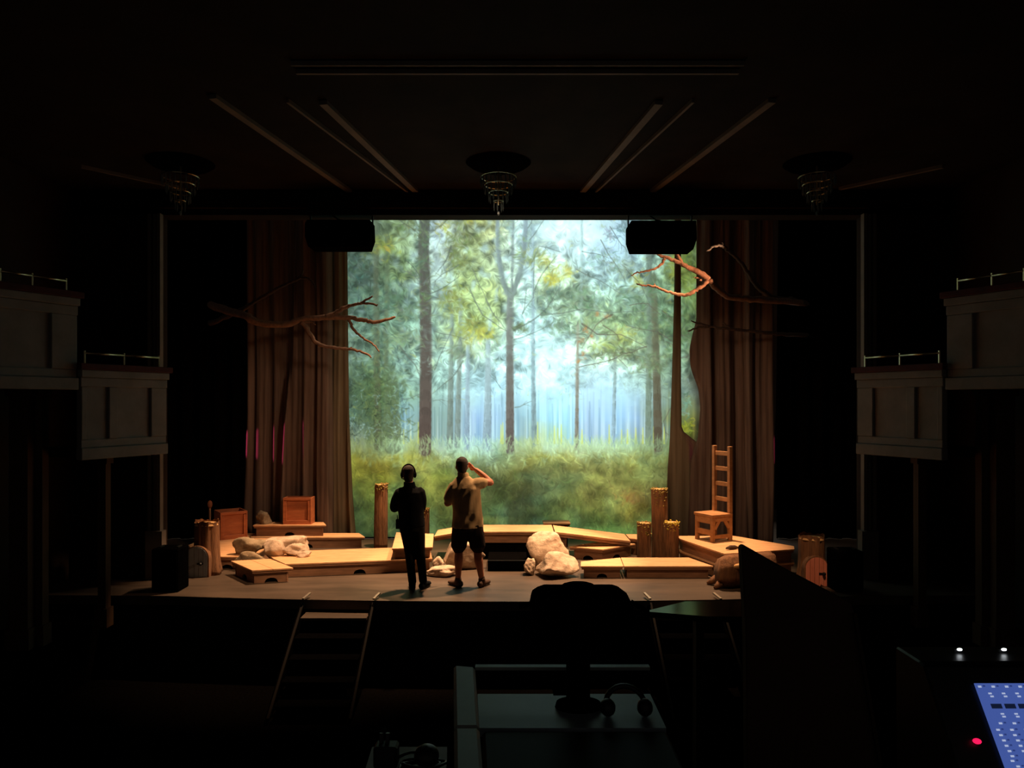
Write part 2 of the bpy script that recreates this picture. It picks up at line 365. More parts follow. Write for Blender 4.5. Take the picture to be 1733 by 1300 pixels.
    trunk([(1042,560),(1038,768)], 4, 7, (140,160,140), (132,160,180), .55)
    trunk([(1098,430),(1099,560),(1097,764)], 9, 10, (104,122,112), (112,128,110), .7)
    trunk([(1106,480),(1110,600),(1114,772)], 9, 15, (104,116,92), (86,76,62), .88)
    trunk([(985,300),(984,560)], 4, 5, (160,196,204), (160,190,180), .4)
    trunk([(1060,330),(1060,450)], 3, 4, (150,180,190), (140,170,170), .4)
    # dense shrubby tree at the left
    leaves(1100, (585, 560, 690, 765), ((104, 120, 74), (140, 150, 84)), 5, 14, (1.2, 3), (.35, .8), False)
    for _ in range(260):
        x, y = rng.normal(648, 24), rng.uniform(640, 762)
        stroke(curve((x, y), rng.uniform(0, 6.28), rng.uniform(6, 16), rng.normal(0, 1.2)), 3, 1, np.array([80, 96, 62])*rng.uniform(.8, 1.25), .4, 1.6)
    # foreground trees
    trunk([(720,300),(719,362),(717,440),(720,520),(721,600),(720,700),(719,776)], 17, 21, (88,102,94), (86,72,66), .9)
    for _ in range(70):
        x, y = rng.uniform(712, 730), rng.uniform(500, 650)
        stroke([(x, y), (x+rng.uniform(3, 9), y+rng.normal(0, .6))], 1.2, .8, np.array([140, 162, 158])*rng.uniform(.75, 1.15), .5, .8)
    T = (122,138,134); B = (98,104,104)
    trunk([(864,506),(863,560),(863,680),(863,776)], 11, 14, (124,140,134), (94,84,80), .95)
    trunk([(846,300),(842,395),(843,440),(850,485),(860,512)], 6, 9, (140,162,170), (122,140,134), .9)
    trunk([(891,300),(889,400),(886,440),(880,475),(868,510)], 7, 8, (140,164,176), (122,140,134), .9)
    trunk([(869,300),(868,430),(866,506)], 2.4, 4, (130,146,150), (120,136,132), .9)
    for _ in range(130):
        x, y = rng.uniform(600, 1130), rng.uniform(370, 600)
        if 900 < x < 1010 and y < 470: continue
        stroke(curve((x, y), rng.uniform(0, 6.28), rng.uniform(14, 34), rng.normal(0, .7)), 1.4, .5, bc(x, y)*rng.uniform(.6, .8), .6, .8)
    # clumps of leaves in front of the trunks
    def clump(x, y, rx, ry_, n, c, var=.22, lo=5, hi=13):
        for _ in range(n):
            px, py = rng.normal(x, rx*.5), rng.normal(y, ry_*.5)
            col = np.array(c, float)*rng.uniform(1-var, 1+var)+rng.normal(0, 5, 3)
            stroke(curve((px, py), rng.uniform(0, 6.28), rng.uniform(lo, hi), rng.normal(0, 1.6)), rng.uniform(1.6, 3.6), .7, np.clip(col, 0, 255), rng.uniform(.4, .85), .9)
    for a_ in ((800,378,22,14,70,(178,184,84)), (780,420,26,30,110,(112,128,82)), (775,455,22,22,70,(116,128,78)), (770,520,24,26,110,(126,138,76)),
               (790,575,24,14,90,(146,160,88)), (815,578,20,14,80,(176,184,88)), (800,560,30,14,50,(128,140,76)), (836,372,16,10,40,(160,164,80)),
               (640,430,30,16,80,(134,144,74)), (610,400,20,24,60,(104,124,98)), (600,470,24,30,110,(78,104,92)), (600,520,20,20,60,(86,112,100)),
               (660,520,30,30,110,(84,110,92)), (690,540,24,20,70,(100,126,100)), (684,585,30,16,80,(116,140,110)), (700,470,16,20,50,(96,120,96)),
               (690,388,26,20,90,(110,128,86)), (660,366,24,12,50,(124,142,104)), (752,394,14,18,40,(160,168,88)), (880,568,12,10,40,(96,112,84)),
               (905,450,14,16,40,(132,146,92)), (925,455,12,10,40,(168,176,102)), (932,488,18,10,60,(180,182,84)), (958,476,14,12,50,(178,184,104)),
               (950,514,34,16,120,(104,130,112)), (985,510,30,18,90,(120,146,118)), (950,565,24,14,80,(104,128,106)), (925,540,14,8,30,(110,134,112)),
               (1010,560,34,18,110,(138,164,124)), (1000,535,40,14,90,(112,138,110)), (1060,520,34,22,130,(112,140,116)), (1085,560,34,24,130,(108,134,104)),
               (1060,580,22,18,60,(158,172,100)), (1030,600,34,14,80,(150,170,104)), (1050,612,40,10,100,(98,112,84)), (1100,630,30,18,120,(110,128,98)),
               (1110,500,24,24,90,(98,126,98)), (1050,470,20,22,60,(130,156,134)), (1080,490,14,14,40,(156,168,96)), (1020,460,26,24,60,(134,164,150)),
               (1060,390,22,20,60,(110,136,140)), (1040,372,24,10,50,(112,138,136)), (1030,410,10,8,30,(150,170,180)), (1118,400,20,30,70,(92,118,86)),
               (1142,470,12,30,70,(132,144,64)), (1135,560,18,40,90,(84,108,80)), (772,612,16,10,50,(116,136,112)), (860,390,14,20,40,(150,180,176)),
               (716,450,14,40,46,(98,120,92)), (722,520,14,40,40,(96,116,84)), (726,390,16,26,36,(108,126,96)), (850,420,10,30,26,(140,164,140)), (884,440,12,24,30,(128,150,104)), (1160,460,10,60,70,(104,122,64)), (1160,560,10,60,80,(88,112,76)), (1160,700,8,30,40,(110,140,120)), (1160,738,14,10,60,(132,138,50)),
               (574,520,8,120,120,(96,104,72)), (574,440,7,40,60,(130,150,150)), (1140,580,14,40,60,(90,112,84))):
        clump(*a_)
    for x, y in ((622,418),(655,436),(627,426),(1010,545),(1030,548),(992,575),(985,590),(1000,582),(980,625),(988,615)):
        clump(x, y, 6, 5, 7, (178,132,84) if x > 900 else (196,172,64), .15, 3, 7)
    leaves(500, (590, 362, 1140, 640), ((150, 160, 70), (196, 190, 66)), 5, 12, (1.2, 2.4), (.3, .7))
    sm = drag(img, 3)
    F2 = np.clip(F+np.clip((YY-770)/20, 0, 1), 0, 1)*.75
    img[:] = img+L3(F2)*(sm-img)
    def twig(pts, w, c=(104, 120, 112), al=.62):
        P = np.array(pts, float); S = []
        for k in range(len(P)-1):
            for q in range(4): S.append(P[k]+(P[k+1]-P[k])*q/4)
        S.append(P[-1]); S = np.array(S)
        d = P[-1]-P[0]; nr = np.array([-d[1], d[0]])/(np.hypot(*d)+1e-6); ts = np.linspace(0, 1, len(S))
        S = S+nr*(np.sin(ts*math_pi)*rng.normal(0, 3.5)+np.sin(ts*9+rng.uniform(0, 6))*.8)[:, None]
        stroke(S, w, .8, c, al, .9)
        for _ in range(2):
            k = rng.integers(2, len(S)-1); a = math_atan2(S[k,1]-S[k-1,1], S[k,0]-S[k-1,0])+rng.choice([-.6, .6])
            stroke(curve(tuple(S[k]), a, rng.uniform(8, 18), rng.normal(0, .5)), w*.5, .5, c, al*.8, .8)
    for pts, w in (
        ([(735,362),(712,412)],3), ([(724,300),(708,370),(712,405)],2.4), ([(658,372),(690,396),(711,411)],2.2), ([(690,362),(704,392),(712,404)],2),
        ([(768,366),(746,392),(728,408)],2.4), ([(764,430),(748,460),(736,478)],3), ([(776,462),(750,478),(732,492)],3),
        ([(684,472),(712,494)],2), ([(688,456),(712,490)],1.8), ([(676,600),(700,630),(711,650)],3), ([(694,622),(712,632)],2),
        ([(784,625),(765,655),(731,680)],2.6), ([(735,640),(752,612),(770,560)],2), ([(680,690),(712,680)],1.6), ([(733,693),(752,692)],1.6),
        ([(735,575),(760,580),(790,588)],1.8), ([(724,512),(756,496),(780,478)],2.4),
        ([(796,505),(820,545),(842,560),(858,574)],2.6), ([(822,520),(840,548),(858,574)],2.6), ([(800,470),(812,500),(826,530)],1.8),
        ([(870,574),(900,552),(925,532),(946,500)],3), ([(884,546),(904,518),(906,440)],2), ([(884,545),(890,500)],1.4), ([(870,588),(905,576),(930,562)],1.8),
        ([(904,505),(930,470),(944,446)],2), ([(896,420),(918,390),(934,362)],1.6), ([(894,400),(906,362)],1.8), ([(838,440),(824,424)],1.4),
        ([(872,704),(900,692)],2), ([(848,670),(838,650)],1.4), ([(900,460),(912,430),(950,440)],1.2),
        ([(916,548),(950,545),(985,537),(1030,545),(1080,542),(1130,544)],2.6), ([(1036,546),(1010,566),(985,604)],2.6), ([(985,562),(1010,580),(1050,580),(1094,602)],2.8),
        ([(1020,565),(1050,590)],2), ([(1094,600),(1070,610),(1040,612)],2.4), ([(1140,592),(1110,580),(1060,565)],1.8), ([(980,636),(1010,628),(1045,620),(1062,636)],2),
        ([(1062,612),(1030,626)],1.6), ([(975,470),(1010,484),(1050,510)],2), ([(1016,420),(1034,450),(1058,488)],1.8), ([(985,440),(1030,450)],1.4),
        ([(1032,398),(1050,430),(1062,440)],1.6), ([(1060,470),(1080,500),(1096,520)],1.6), ([(1128,592),(1140,606)],1.6), ([(1152,582),(1168,580)],2), ([(1152,620),(1168,612)],2),
        ([(1120,540),(1140,556)],1.8), ([(1066,530),(1096,528),(1118,548)],1.8), ([(1135,705),(1120,726),(1128,752)],1.6)):
        twig(pts, w, np.array((96,108,98))*rng.uniform(.85, 1.1) if pts[0][0] < 950 or pts[0][1] < 530 else np.array((92, 86, 76)))
    for _ in range(70):
        x, y = rng.uniform(600, 1130), rng.uniform(370, 610)
        if 900 < x < 1010 and y < 470: continue
        stroke(curve((x, y), rng.uniform(-2.6, -.5), rng.uniform(12, 30), rng.normal(0, .6)), 1.3, .5, bc(x, y)*rng.uniform(.6, .8), .5, .8)
    # meadow
    for _ in range(1500):
        x, y = rng.uniform(545, 1190), 752+rng.gamma(2, 9)
        if y > 800: continue
        c = bc(x, 772)*rng.uniform(.85, 1.14)+np.array([6, 12, 4])
        stroke(curve((x, y+6), -1.57+rng.normal(0, .35), rng.uniform(6, 16), rng.normal(0, .5)), 2.2, .5, np.clip(c, 0, 255), rng.uniform(.25, .6), 1.3)
    g1 = vnoise(40, 22, 21)*.5+vnoise(15, 12, 22)*.5-.5
    kk = np.clip((YY-772)/26, 0, 1)
    img *= 1+L3(kk*(g1*.62+leaf*.085)-kk*.04)
    img += L3(np.clip(vnoise(34, 18, 23)-.64, 0, 1)*kk*120)*np.array([.9, .85, .3])
    img += L3(np.clip(vnoise(30, 20, 24)-.6, 0, 1)*kk*90)*np.array([.2, .5, .5])
    for _ in range(1900):
        x, y = rng.uniform(540, 1195), rng.uniform(776, 924)
        c = img[int(y)-PY0, int(x)-PX0]*rng.choice([.72, .84, 1.14, 1.28])+rng.normal(0, 4, 3)
        a = (-1.57+rng.normal(0, .5)) if y > 850 else th[int(y)-PY0, int(x)-PX0]
        stroke(curve((x, y), a, rng.uniform(7, 22), rng.normal(0, .9)), rng.uniform(1.6, 4.5), .6, np.clip(c, 0, 255), rng.uniform(.15, .42), 1.8)
    clump(1062, 855, 14, 12, 40, (150,124,66), .12); clump(1070, 860, 10, 8, 20, (138,110,60), .1)
    sm = drag(img, 3)
    img[:] = img+L3(np.clip((YY-776)/20, 0, .8))*(sm-img)
    for _ in range(1500):
        x, y = rng.uniform(585, 1135), rng.uniform(782, 922)
        c = img[int(y)-PY0, int(x)-PX0]*rng.choice([.72, .82, 1.18, 1.3])+rng.normal(0, 4, 3)
        a = (-1.57+rng.normal(0, .6)) if y > 850 or rng.random() < .3 else th[int(y)-PY0, int(x)-PX0]
        stroke(curve((x, y), a, rng.uniform(6, 16), rng.normal(0, 1.1)), rng.uniform(1.2, 2.6), .5, np.clip(c, 0, 255), rng.uniform(.25, .55), 1.1)
    return np.clip(img, 0, 255)/255.0

# =====================================================================================
# THE HOUSE AND THE STAGE
# =====================================================================================
rnd = random.Random(4)
apron = [(-8, 9.86)]+[(x, 9.50+.013*x*x) for x in np.linspace(-4.6, 4.6, 21)]+[(8, 9.86), (8, 17.6), (-8, 17.6)]
tag(MB().prism(apron, -.12, 0).build('floor', M['floor']), 'worn brown boarded stage floor', kind='structure')
fas = [(x, y) for x, y in apron[:-2]]
tag(MB().prism(fas+[(x, y+.08) for x, y in fas[::-1]], -1.0, -.12).build('trim_1', M['black']), kind='structure')
tag(MB().prism([(-9, -1), (9, -1), (9, 9.9), (-9, 9.9)], -1.1, -1.0).build('floor_house', M['carpet']), kind='structure')
tag(MB().prism([(-1.6, -.8), (3.2, -.8), (3.2, 4.4), (-1.6, 4.4)], .42, .55).build('floor_booth', M['carpet']), kind='structure')
for s, nm in ((-1, 'left'), (1, 'right')):
    tag(MB().box((s*7.2, 8.1, -.65), (3.6, 3.4, .7)).build('floor_terrace_'+nm, M['carpet']), kind='structure')
    tag(MB().box((s*6.5, 5.0, 2.4), (.15, 11.6, 6.9)).build('wall_'+nm, M['house']), kind='structure')
    tag(MB().box((s*6.65, 10.92, 2.2), (3.0, .24, 6.9)).build('wall_proscenium_'+nm, M['house']), kind='structure')
    t = MB().box((s*5.12, 10.74, 2.65), (.05, .10, 5.3)).box((s*5.19, 10.76, 2.65), (.035, .06, 5.3)).box((s*5.26, 10.75, 2.65), (.045, .09, 5.3)).box((s*5.17, 10.72, .35), (.24, .14, .7))
    tag(t.build('trim_%d' % (2 if s < 0 else 3), M['rib']), kind='structure')
    for i, (px_, D, w, z0, z1) in enumerate(((68, 8.75, .12, -.3, 2.75), (176, 9.45, .10, -.3, 1.9), (36, 8.6, .22, -.3, 2.75))):
        x = s*abs((px_-866)*D/FOC)
        tag(MB().box((x, D, (z0+z1)/2), (w, .12, z1-z0)).box((x, D-.01, z0+.12), (w+.06, .16, .24)).box((x, D-.01, z1-.06), (w+.06, .16, .12)).build('trim_%d' % (4+i+(3 if s > 0 else 0)), M['pilaster']), kind='structure')
tag(MB().box((0, 4.9, 5.75), (16.4, 12.0, .2)).build('ceiling', M['ceil']), kind='structure')
tag(MB().box((0, 10.95, 6.9), (16.4, .3, 3.2)).box((0, 10.77, 5.45), (16.4, .08, .12)).build('wall_header', M['ceil']), kind='structure')
tag(MB().box((0, 17.7, 4), (16.4, .15, 9)).build('wall_back', M['black']), kind='structure')
# ceiling ribs
ribs = [((-3.0, 7.4), (-2.36, 10.72), .085), ((-1.93, 7.55), (-1.40, 10.72), .085), ((-2.28, 7.5), (-1.52, 10.72), .03),
        ((1.50, 7.55), (1.03, 10.72), .085), ((1.84, 7.5), (1.22, 10.72), .03), ((2.64, 7.5), (2.04, 10.72), .085), ((-2.0, 6.85), (2.1, 6.85), .03), ((-2.0, 6.68), (2.1, 6.68), .02),
        ((5.6, 9.6), (4.7, 10.6), .05), ((-5.6, 9.6), (-4.7, 10.6), .03)]
ceil_o = bpy.data.objects['ceiling']
for a, b, w in ribs:
    MB().bar((a[0], a[1], 5.63), (b[0], b[1], 5.63), w, .045).build('ceiling_rib', M['rib'], ceil_o)

# ---------------------------------------------------------------- balcony boxes
def balcony(s, A, B, zt, zb, ext, which, posts, stiles):
    A, B = Vector((s*abs(A[0]), A[1], 0)), Vector((s*abs(B[0]), B[1], 0)); u = (B-A); Ln = u.length; u.normalize()
    inn = Vector((u.y, -u.x, 0))*(1 if s < 0 else -1)                 # points into the house
    side = 'left' if s < 0 else 'right'
    t = thing('balcony_box', (A.x, A.y, zb), which, 'balcony box', 'stepped balcony boxes')
    up = Vector((0, 0, 1))
    def plate(nm, m, a, b, z0, z1, pr, th, par=t):
        P = [A+u*a, A+u*b]; q = inn*pr; k = inn*(-th)
        mb = MB().prism([tuple((P[0]+q)[:2]), tuple((P[1]+q)[:2]), tuple((P[1]+q+k)[:2]), tuple((P[0]+q+k)[:2])], z0, z1)
        return mb.build(nm, m, par, bevel=.008)
    h = zt-zb
    plate('front_panel', M['plaster'], 0, Ln, zb+.05, zt-.05, 0, .06)
    mb = MB(); q = inn
    P0, P1 = A-inn*.06, B-inn*.06
    back = -inn*(.9 if ext == 'lower' else .45)
    MB().prism([tuple(P0[:2]), tuple(P1[:2]), tuple((P1+back)[:2]), tuple((P0+back)[:2])], zb+.02, zb+.12).build('box_floor', M['house'], t)
    plate('cornice', M['plaster'], -.02, Ln+.02, zt-.09, zt, .06, .12); plate('cornice', M['plaster'], -.01, Ln+.01, zt-.20, zt-.09, .03, .09)
    plate('base_moulding', M['plaster'], -.01, Ln+.01, zb, zb+.14, .045, .10); plate('base_moulding', M['plaster'], 0, Ln, zb+.14, zb+.24, .02, .08)
    for a, b in stiles: plate('stile', M['plaster'], a*Ln, b*Ln, zb+.24, zt-.20, .028, .05)
    plate('velvet_ledge', M['ledge'], -.05, Ln+.05, zt, zt+.075, .09, .30)
    endw = MB(); E = B
    endw.prism([tuple(E[:2]), tuple((E-u*.05)[:2]), tuple((E-u*.05+back*.9)[:2]), tuple((E+back*.9)[:2])], zb+.05, zt-.02); endw.build('end_panel', M['plaster'], t)
    r = thing('hand_rail', tuple(A+u*posts[0]*Ln)[:2]+(zt+.075,), 'brass rail on the %s ledge at the %s side of the house' % (ext, side), 'rail', 'brass balcony rails')
    for f in posts:
        p = A+u*f*Ln-inn*.05
        MB().tube([(p.x, p.y, zt+.07), (p.x, p.y, zt+.23)], .011, 6).build('rail_post', M['brass'], r)
    for f, g in zip(posts[:-1], posts[1:]):
        a, b = A+u*f*Ln-inn*.05, A+u*g*Ln-inn*.05
        MB().tube([(a.x, a.y, zt+.20), (b.x, b.y, zt+.20)], .015, 8).build('rail_bar', M['brass'], r, smooth=True)
for s, side in ((-1, 'left'), (1, 'right')):
    balcony(s, (-5.09, 8.7), (-4.6, 9.8), 2.95, 1.88, 'lower', 'grey panelled lower balcony box nearest the stage, %s side' % side, (.08, .52, .95), ((0, .06), (.30, .40), (.80, 1.0)))
    balcony(s, (-5.86, 7.15), (-5.12, 8.67), 3.78, 2.71, 'upper', 'grey panelled upper balcony box cut by the picture edge, %s side' % side, (.10, .52, .72, .95), ((.0, .08), (.36, .48), (.82, 1.0)))

# ---------------------------------------------------------------- chandeliers
M['crystal'] = mat('chandelier_crystal', '5a686a', '788484', .2, spec=.6)
for px_, lb in ((305, 'small tiered crystal chandelier above the left balcony boxes'), (843, 'small tiered crystal chandelier above the middle of the stage opening'), (1382, 'small tiered crystal chandelier above the right balcony boxes')):
    D = 9.5; x = (px_-866)*D/FOC
    c = thing('chandelier', (x, D, 4.98), lb, 'chandelier', 'chandeliers before the stage opening')
    MB().rings([(x, D, 5.60, .36, .36), (x, D, 5.645, .42, .42)], 28).build('ceiling_rose', M['blackcloth'], c)
    MB().tube([(x, D, 5.10), (x, D, 5.62)], .012, 8).build('stem', M['brass'], c)
    for k, (r, z, n, l) in enumerate(((.225, 5.46, 22, .12), (.175, 5.36, 18, .12), (.12, 5.26, 12, .13), (.06, 5.15, 7, .13))):
        MB().tube([(x+r*math.cos(q*.2618), D+r*math.sin(q*.2618), z) for q in range(25)], .007, 5).build('ring', M['brass'], c)
        mb = MB()
        for q in range(n):
            a = 2*math.pi*q/n; p, y = x+r*math.cos(a), D+r*math.sin(a)
            mb.rings([(p, y, z-l, .002, .002), (p, y, z-l*.7, .011, .011), (p, y, z-.01, .006, .006)], 4)
        mb.build('crystal_tier', M['crystal'], c, kind='stuff')
    MB().ball((x, D, 4.995), (.018, .018, .03), 8, 6).build('drop_finial', M['crystal'], c)

# ---------------------------------------------------------------- hanging loudspeakers
M['grille'] = mat('speaker_grille', '060606', '0a0a0a', .6, (60, 60, 60), .2, spec=.15)
def hung_speaker(x0, x1, z0, z1, cut, lb):
    D = 10.62; t = thing('hanging_speaker', ((x0+x1)/2, D, z0), lb, 'loudspeaker', 'loudspeakers hung from the header')
    w = x1-x0
    P = [(0, .0+.1*(cut < 0)), (.05*w*(cut > 0)+.0, 0), (w-.05*w, 0), (w, .14), (w-.01, z1-z0-.02), (w-.02, z1-z0), (.03*w, z1-z0), (0, z1-z0-.05)]
    P = [(0, .15), (.05, 0), (w-.05, 0), (w, .15), (w-.01, z1-z0), (.03, z1-z0), (0, z1-z0-.05)] if cut else P
    MB().slab((x0, D+.36, z0), (1, 0, 0), (0, 0, 1), P, .36).build('cabinet', M['blackcloth'], t, bevel=.008)
    MB().slab((x0+.04, D-.001, z0+.03), (1, 0, 0), (0, 0, 1), [(.0, .13), (.03, 0), (w-.12, 0), (w-.08, .13), (w-.08, z1-z0-.06), (0, z1-z0-.06)], .012).build('grille', M['blackcloth'], t)
    for a in (.02, w-.02):
        MB().box((x0+a, D+.25, (z1+5.42)/2-.05), (.018, .05, 5.42-z1+.2)).build('hanging_bracket', M['black'], t)
    c = x0+w*.45
    MB().tube([(c+.35*w, D+.2, z1), (c+.2*w, D+.22, z1+.015), (c, D+.25, z1+.06), (c-.12, D+.25, z1+.14)], .012, 6).build('cable', M['black'], t)
hung_speaker(-2.98, -2.03, 4.795, 5.19, 1, 'black loudspeaker hung over the left edge of the forest picture')
hung_speaker(1.69, 2.66, 4.76, 5.18, 1, 'black loudspeaker hung over the right edge of the forest picture')

# =====================================================================================
# FOREST CLOTH, ITS PROJECTED PICTURE HELD AS COLOUR
# =====================================================================================
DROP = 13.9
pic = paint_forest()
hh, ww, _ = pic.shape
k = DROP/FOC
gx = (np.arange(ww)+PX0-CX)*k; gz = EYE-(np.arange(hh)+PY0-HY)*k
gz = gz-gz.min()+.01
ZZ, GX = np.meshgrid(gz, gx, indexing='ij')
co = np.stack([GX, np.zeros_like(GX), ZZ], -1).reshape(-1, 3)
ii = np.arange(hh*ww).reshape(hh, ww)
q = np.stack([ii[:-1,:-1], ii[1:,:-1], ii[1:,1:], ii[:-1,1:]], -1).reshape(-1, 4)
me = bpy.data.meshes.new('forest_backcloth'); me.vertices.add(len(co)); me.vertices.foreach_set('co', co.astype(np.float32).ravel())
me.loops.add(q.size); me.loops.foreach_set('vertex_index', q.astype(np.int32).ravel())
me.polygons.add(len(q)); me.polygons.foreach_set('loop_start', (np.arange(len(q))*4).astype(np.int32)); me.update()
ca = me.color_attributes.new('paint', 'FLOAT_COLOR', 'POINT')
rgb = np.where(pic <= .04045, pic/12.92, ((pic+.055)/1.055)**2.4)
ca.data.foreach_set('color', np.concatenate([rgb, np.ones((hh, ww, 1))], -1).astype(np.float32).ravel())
m, nt, N, L, b = nodes('forest_projection'); N.remove(b)
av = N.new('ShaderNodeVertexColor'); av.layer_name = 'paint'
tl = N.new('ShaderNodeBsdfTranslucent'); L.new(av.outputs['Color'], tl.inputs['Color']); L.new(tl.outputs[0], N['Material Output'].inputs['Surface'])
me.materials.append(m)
dr = thing('forest_backcloth', (0, DROP, 0), 'large cloth with a projected picture of a misty green forest behind the set', 'backdrop')
o = bpy.data.objects.new('picture_cloth', me); COL.objects.link(o); o.parent = dr
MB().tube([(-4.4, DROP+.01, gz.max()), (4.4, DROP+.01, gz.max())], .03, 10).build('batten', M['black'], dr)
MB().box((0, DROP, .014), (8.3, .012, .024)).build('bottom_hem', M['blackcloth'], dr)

# ---------------------------------------------------------------- leg drapes shaped like trunks
def drape(lb, D, left, right, folds, amp, m, ztop=6.9, seed=1, grp='brown trunk-like leg drapes', roll=.09, name='leg_drape', nu=90, nv=70, cat='curtain'):
    """left / right: (pixel x, pixel y) outlines read at distance D"""
    r = np.random.default_rng(seed)
    ly = [p[1] for p in left]; lx = [p[0] for p in left]; ry_ = [p[1] for p in right]; rx = [p[0] for p in right]
    ph = r.uniform(0, 6.28, 6); x_mid = ((lx[0]+rx[0])/2-CX)*D/FOC
    vs = []
    for z in np.linspace(.012, ztop, nv):
        py = HY+(EYE-z)*FOC/D; low = max(0, 1-z/3.5)
        a, b = (np.interp(py, ly, lx)-CX)*D/FOC, (np.interp(py, ry_, rx)-CX)*D/FOC
        for u in np.linspace(0, 1, nu):
            x = a+(b-a)*u; X = (x-x_mid)/(1+.10*low*low)+.012*math.sin(1.3*z+ph[4])
            p = 2*math.pi*X*folds+ph[0]+.7*math.sin(3.1*X+ph[1])
            w = math.sin(p)+.45*math.sin(1.73*p+ph[2]+.3*z)+.25*math.sin(3.1*p+ph[3])*(1-.5*low)
            w = math.copysign(abs(w/1.4)**.8, w)
            edge = max(0, 1-u*(b-a)/.07)**2+max(0, 1-(1-u)*(b-a)/.07)**2      # the selvedges roll back
            vs.append((x, D-amp*w*(1+.5*low)+roll*edge, z))
    fs = [(j*nu+i, j*nu+i+1, (j+1)*nu+i+1, (j+1)*nu+i) for j in range(nv-1) for i in range(nu-1)]
    o = MB().add(vs, fs).build(name, m, None, ((vs[0][0]+vs[nu-1][0])/2, D, 0), smooth=True)
    sd = o.modifiers.new('thick', 'SOLIDIFY'); sd.thickness = .012
    return tag(o, lb, cat, grp)
drape('dark reddish brown drape at the far left with a pink-lit edge', 13.66, [(416, 300), (416, 700), (413, 800), (408, 900), (405, 930)], [(515, 300), (515, 930)], 3.4, .036, M['drape'], seed=3)
drape('brown folded drape behind the upright crate', 13.47, [(500, 300), (490, 600), (480, 720), (474, 830), (470, 930)], [(558, 300), (560, 640), (561, 930)], 2.9, .06, M['drape'], seed=5)
drape('olive brown drape touching the left edge of the forest picture', 13.72, [(556, 300), (558, 930)], [(585, 300), (587, 560), (590, 700), (596, 840), (603, 930)], 3.2, .04, M['drape2'], seed=8)
drape('slender dark drape like a trunk over the right edge of the forest picture', 13.80, [(1143, 300), (1142, 480), (1139, 600), (1135, 740), (1129, 820), (1125, 930)], [(1153, 300), (1153, 640), (1154, 728), (1190, 756), (1192, 930)], 2.6, .028, M['drape2'], seed=9, roll=.03)
drape('wide brown drape with long folds behind the tall chair', 13.54, [(1180, 300), (1180, 540), (1168, 590), (1170, 620), (1184, 660), (1187, 690), (1183, 740), (1172, 780), (1164, 930)], [(1276, 300), (1276, 930)], 2.7, .06, M['drape'], seed=12, roll=.05)
drape('dark brown drape at the far right with a flared pale foot', 13.33, [(1258, 300), (1262, 780), (1268, 930)], [(1322, 300), (1318, 700), (1312, 830), (1309, 930)], 3.0, .06, M['drape'], seed=14)
for s, side in ((-1, 'left'), (1, 'right')):
    X0, X1 = (-7.6, -4.93) if s < 0 else (4.96, 7.6)
    n = 60; vs = []
    for z in (0.012, 6.9):
        for i in range(n+1):
            x = X0+(X1-X0)*i/n; vs.append((x, 13.82+.05*math.sin(i*.9)+.02*math.sin(i*2.3), z))
    o = MB().add(vs, [(i, i+1, n+2+i, n+1+i) for i in range(n)]).build('masking_drape', M['blackcloth'], None, ((X0+X1)/2, 13.82, 0), smooth=True)
    o.modifiers.new('thick', 'SOLIDIFY').thickness = .012
    tag(o, 'plain black masking drape hiding the %s wing' % side, 'curtain', 'black masking drapes')

# =====================================================================================
# STAGE PLATFORMS
# =====================================================================================
def clip_poly(poly, n, c0, c1):          # keep c0 <= p.n <= c1
    for sg, c in ((1, c0), (-1, -c1)):
        out = []
        for i in range(len(poly)):
            p, q = poly[i], poly[(i+1) % len(poly)]
            a, b = sg*(p[0]*n[0]+p[1]*n[1])-c, sg*(q[0]*n[0]+q[1]*n[1])-c
            if a >= 0: out.append(p)
            if (a < 0) != (b < 0):
                t = a/(a-b); out.append((p[0]+(q[0]-p[0])*t, p[1]+(q[1]-p[1])*t))
        poly = out
        if len(poly) < 3: return []
    return poly
def inset(poly, d):
    n = len(poly); out = []
    for i in range(n):
        p0, p1, p2 = Vector(poly[i-1]), Vector(poly[i]), Vector(poly[(i+1) % n])
        e1, e2 = (p1-p0).normalized(), (p2-p1).normalized()
        n1, n2 = Vector((-e1.y, e1.x)), Vector((-e2.y, e2.x)); k = (n1+n2); k = k/(k.length_squared/2) if k.length_squared > 1e-6 else n1
        out.append(tuple(p1+k*d))
    return out
PG = 'wooden stage platforms'
